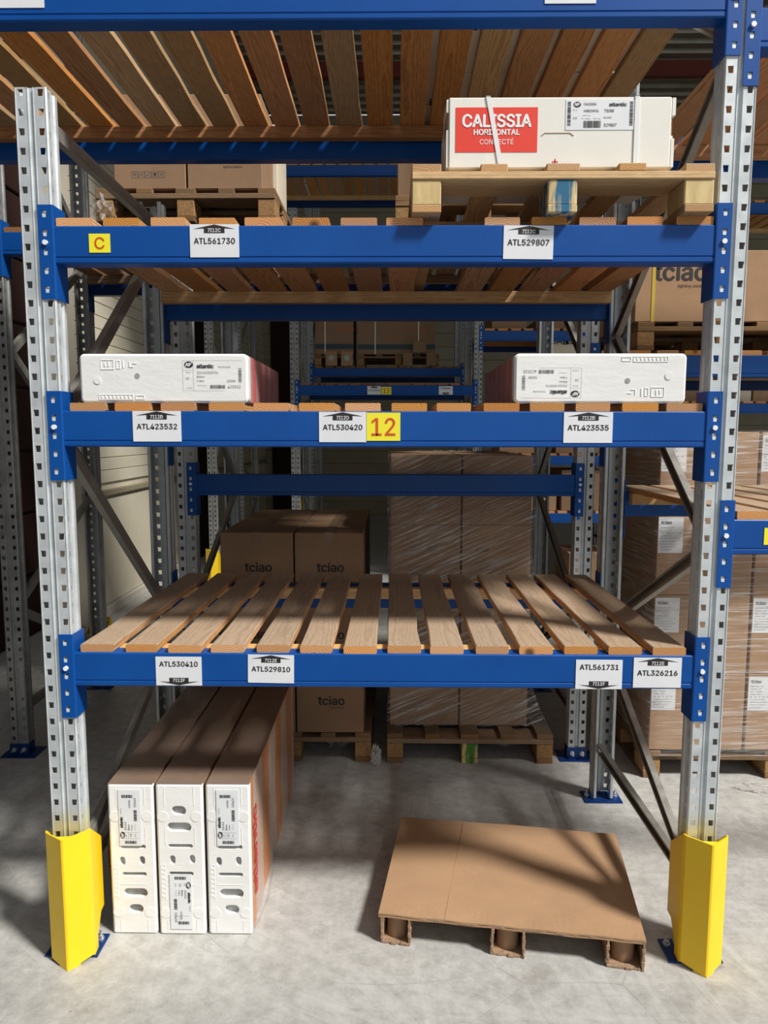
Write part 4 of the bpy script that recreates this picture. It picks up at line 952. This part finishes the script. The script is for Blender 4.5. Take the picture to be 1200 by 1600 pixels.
# ------------------------------------------------------------------ cardboard pallet on the floor
cA, cB, cC_, cD_ = Vector((-.040, .064)), Vector((.752, -.047)), Vector((.838, .520)), Vector((.040, .628))
t = thing('cardboard_pallet', 'brown cardboard pallet lying on the concrete floor', 'pallet', (cA.x, cA.y, 0), (0, 0, math.atan2(cB.y-cA.y, cB.x-cA.x)))
ang = -math.atan2(cB.y-cA.y, cB.x-cA.x); ca, sa = math.cos(ang), math.sin(ang)
def loc2(p): q = p-cA; return (q.x*ca-q.y*sa, q.x*sa+q.y*ca)
pts = [loc2(p) for p in (cA, cB, cC_, cD_)]
rr_ = random.Random(4)
def sheet(z0, z1, dx=0, jag=.0):
    b = MB(); nx, ny = 40, 12; vs = []
    A, B_, Cc, Dd = [Vector(p) for p in pts]
    def P(u, v_): return A*(1-u)*(1-v_)+B_*u*(1-v_)+Cc*u*v_+Dd*(1-u)*v_
    g = {}
    for j in range(ny+1):
        for i in range(nx+1):
            p = P(i/nx, j/ny); jj = rr_.uniform(-jag, jag) if j in (0, ny) else 0
            lift = .0025*math.sin(i/nx*9)*math.sin(j/ny*4)+(.004 if j == 0 and 1 else 0)*math.sin(i*.8)*.3
            for k, z in enumerate((z0, z1)): g[i, j, k] = len(b.v); b.v.append((p.x, p.y+jj+(dx if j == 0 else 0), z+lift))
    for j in range(ny):
        for i in range(nx):
            b.f.append((g[i, j, 1], g[i+1, j, 1], g[i+1, j+1, 1], g[i, j+1, 1])); b.f.append((g[i, j, 0], g[i, j+1, 0], g[i+1, j+1, 0], g[i+1, j, 0]))
    for i in range(nx):
        for j in (0, ny): b.f.append((g[i, j, 0], g[i+1, j, 0], g[i+1, j, 1], g[i, j, 1]))
    for j in range(ny):
        for i in (0, nx): b.f.append((g[i, j, 0], g[i, j+1, 0], g[i, j+1, 1], g[i, j, 1]))
    b.mi = [0]*len(b.f); return b.mesh('sheet')
link('top_sheet', sheet(.094, .0985), CARD_LIT, t)
link('core_sheet', sheet(.0905, .0938, .001, .003), CARD_EDGE, t, label='torn corrugated edge')
link('lower_sheet', sheet(.086, .0903), CARD_LIT, t)
cr = MB(); cr.add([(0, 0, 0), (.003, 0, .0008), (.003, .55, .0008), (0, .55, 0)], [(0, 1, 2, 3)])
link('crease', MB().prism([(.205, .001), (.2075, .0005), (.243, .555), (.2405, .556)], .0985, .1005, 'Z').mesh('crease'), CARD_LIT, t, label='raised crease across the sheet')
L0 = (cB-cA).length
for k, (u0, u1) in enumerate(((.010, .098), (.350, .448), (.690, .796))):
    w_ = u1-u0; h_ = .085; wl_ = .004; du = .10*k
    b = MB(); n = 10; r = random.Random(k)
    for i in range(n):   # U-shaped sleeve in segments, walls slightly crooked
        ya, yb = .575*i/n, .575*(i+1)/n; sk = .0
        b.box((u0, ya+.001*(i == 0), .0), (u1, yb, wl_)); b.box((u0, ya, wl_), (u0+wl_, yb, h_)); b.box((u1-wl_, ya, wl_), (u1, yb, h_))
    o = link('runner', b.mesh('runner'), CARD_LIT, t, (0, .004, 0))
    # torn edge lips at the mouth
    q = MB()
    for s_, (xa, xb) in enumerate(((u0-.003, u0+.006), (u1-.006, u1+.003))):
        for i in range(6):
            z = h_*i/6; q.cbox((xa+r.uniform(-.002, .002), -.005+r.uniform(-.003, .002), z), (xb+r.uniform(-.002, .002), .012, z+h_/6+.001), .0012)
    for i in range(6):
        x = u0+w_*i/6; q.cbox((x, -.006+r.uniform(-.003, .003), .0), (x+w_/6+.001, .012, .007+r.uniform(-.001, .002)), .0012)
    link('torn_edge', q.mesh('torn'), CARD_EDGE, o, label='torn paper edge')
    for yy in (.052, .29, .53):
        link('tube_core', MB().cyl(((u0+u1)/2, yy), .034, .005, .0855, 'Z', 28).mesh('tube', False), CARD, o)

# ------------------------------------------------------------------ small bits
tag(link('steel_bar', MB().cbox((-.02, -.3, 0), (.02, .3, .02), .002).mesh('bar'), BRACE, None, (-2.05, 2.6, 0), (0, 0, .9)), 'thin steel bar lying on the floor behind the left frame', 'bar')
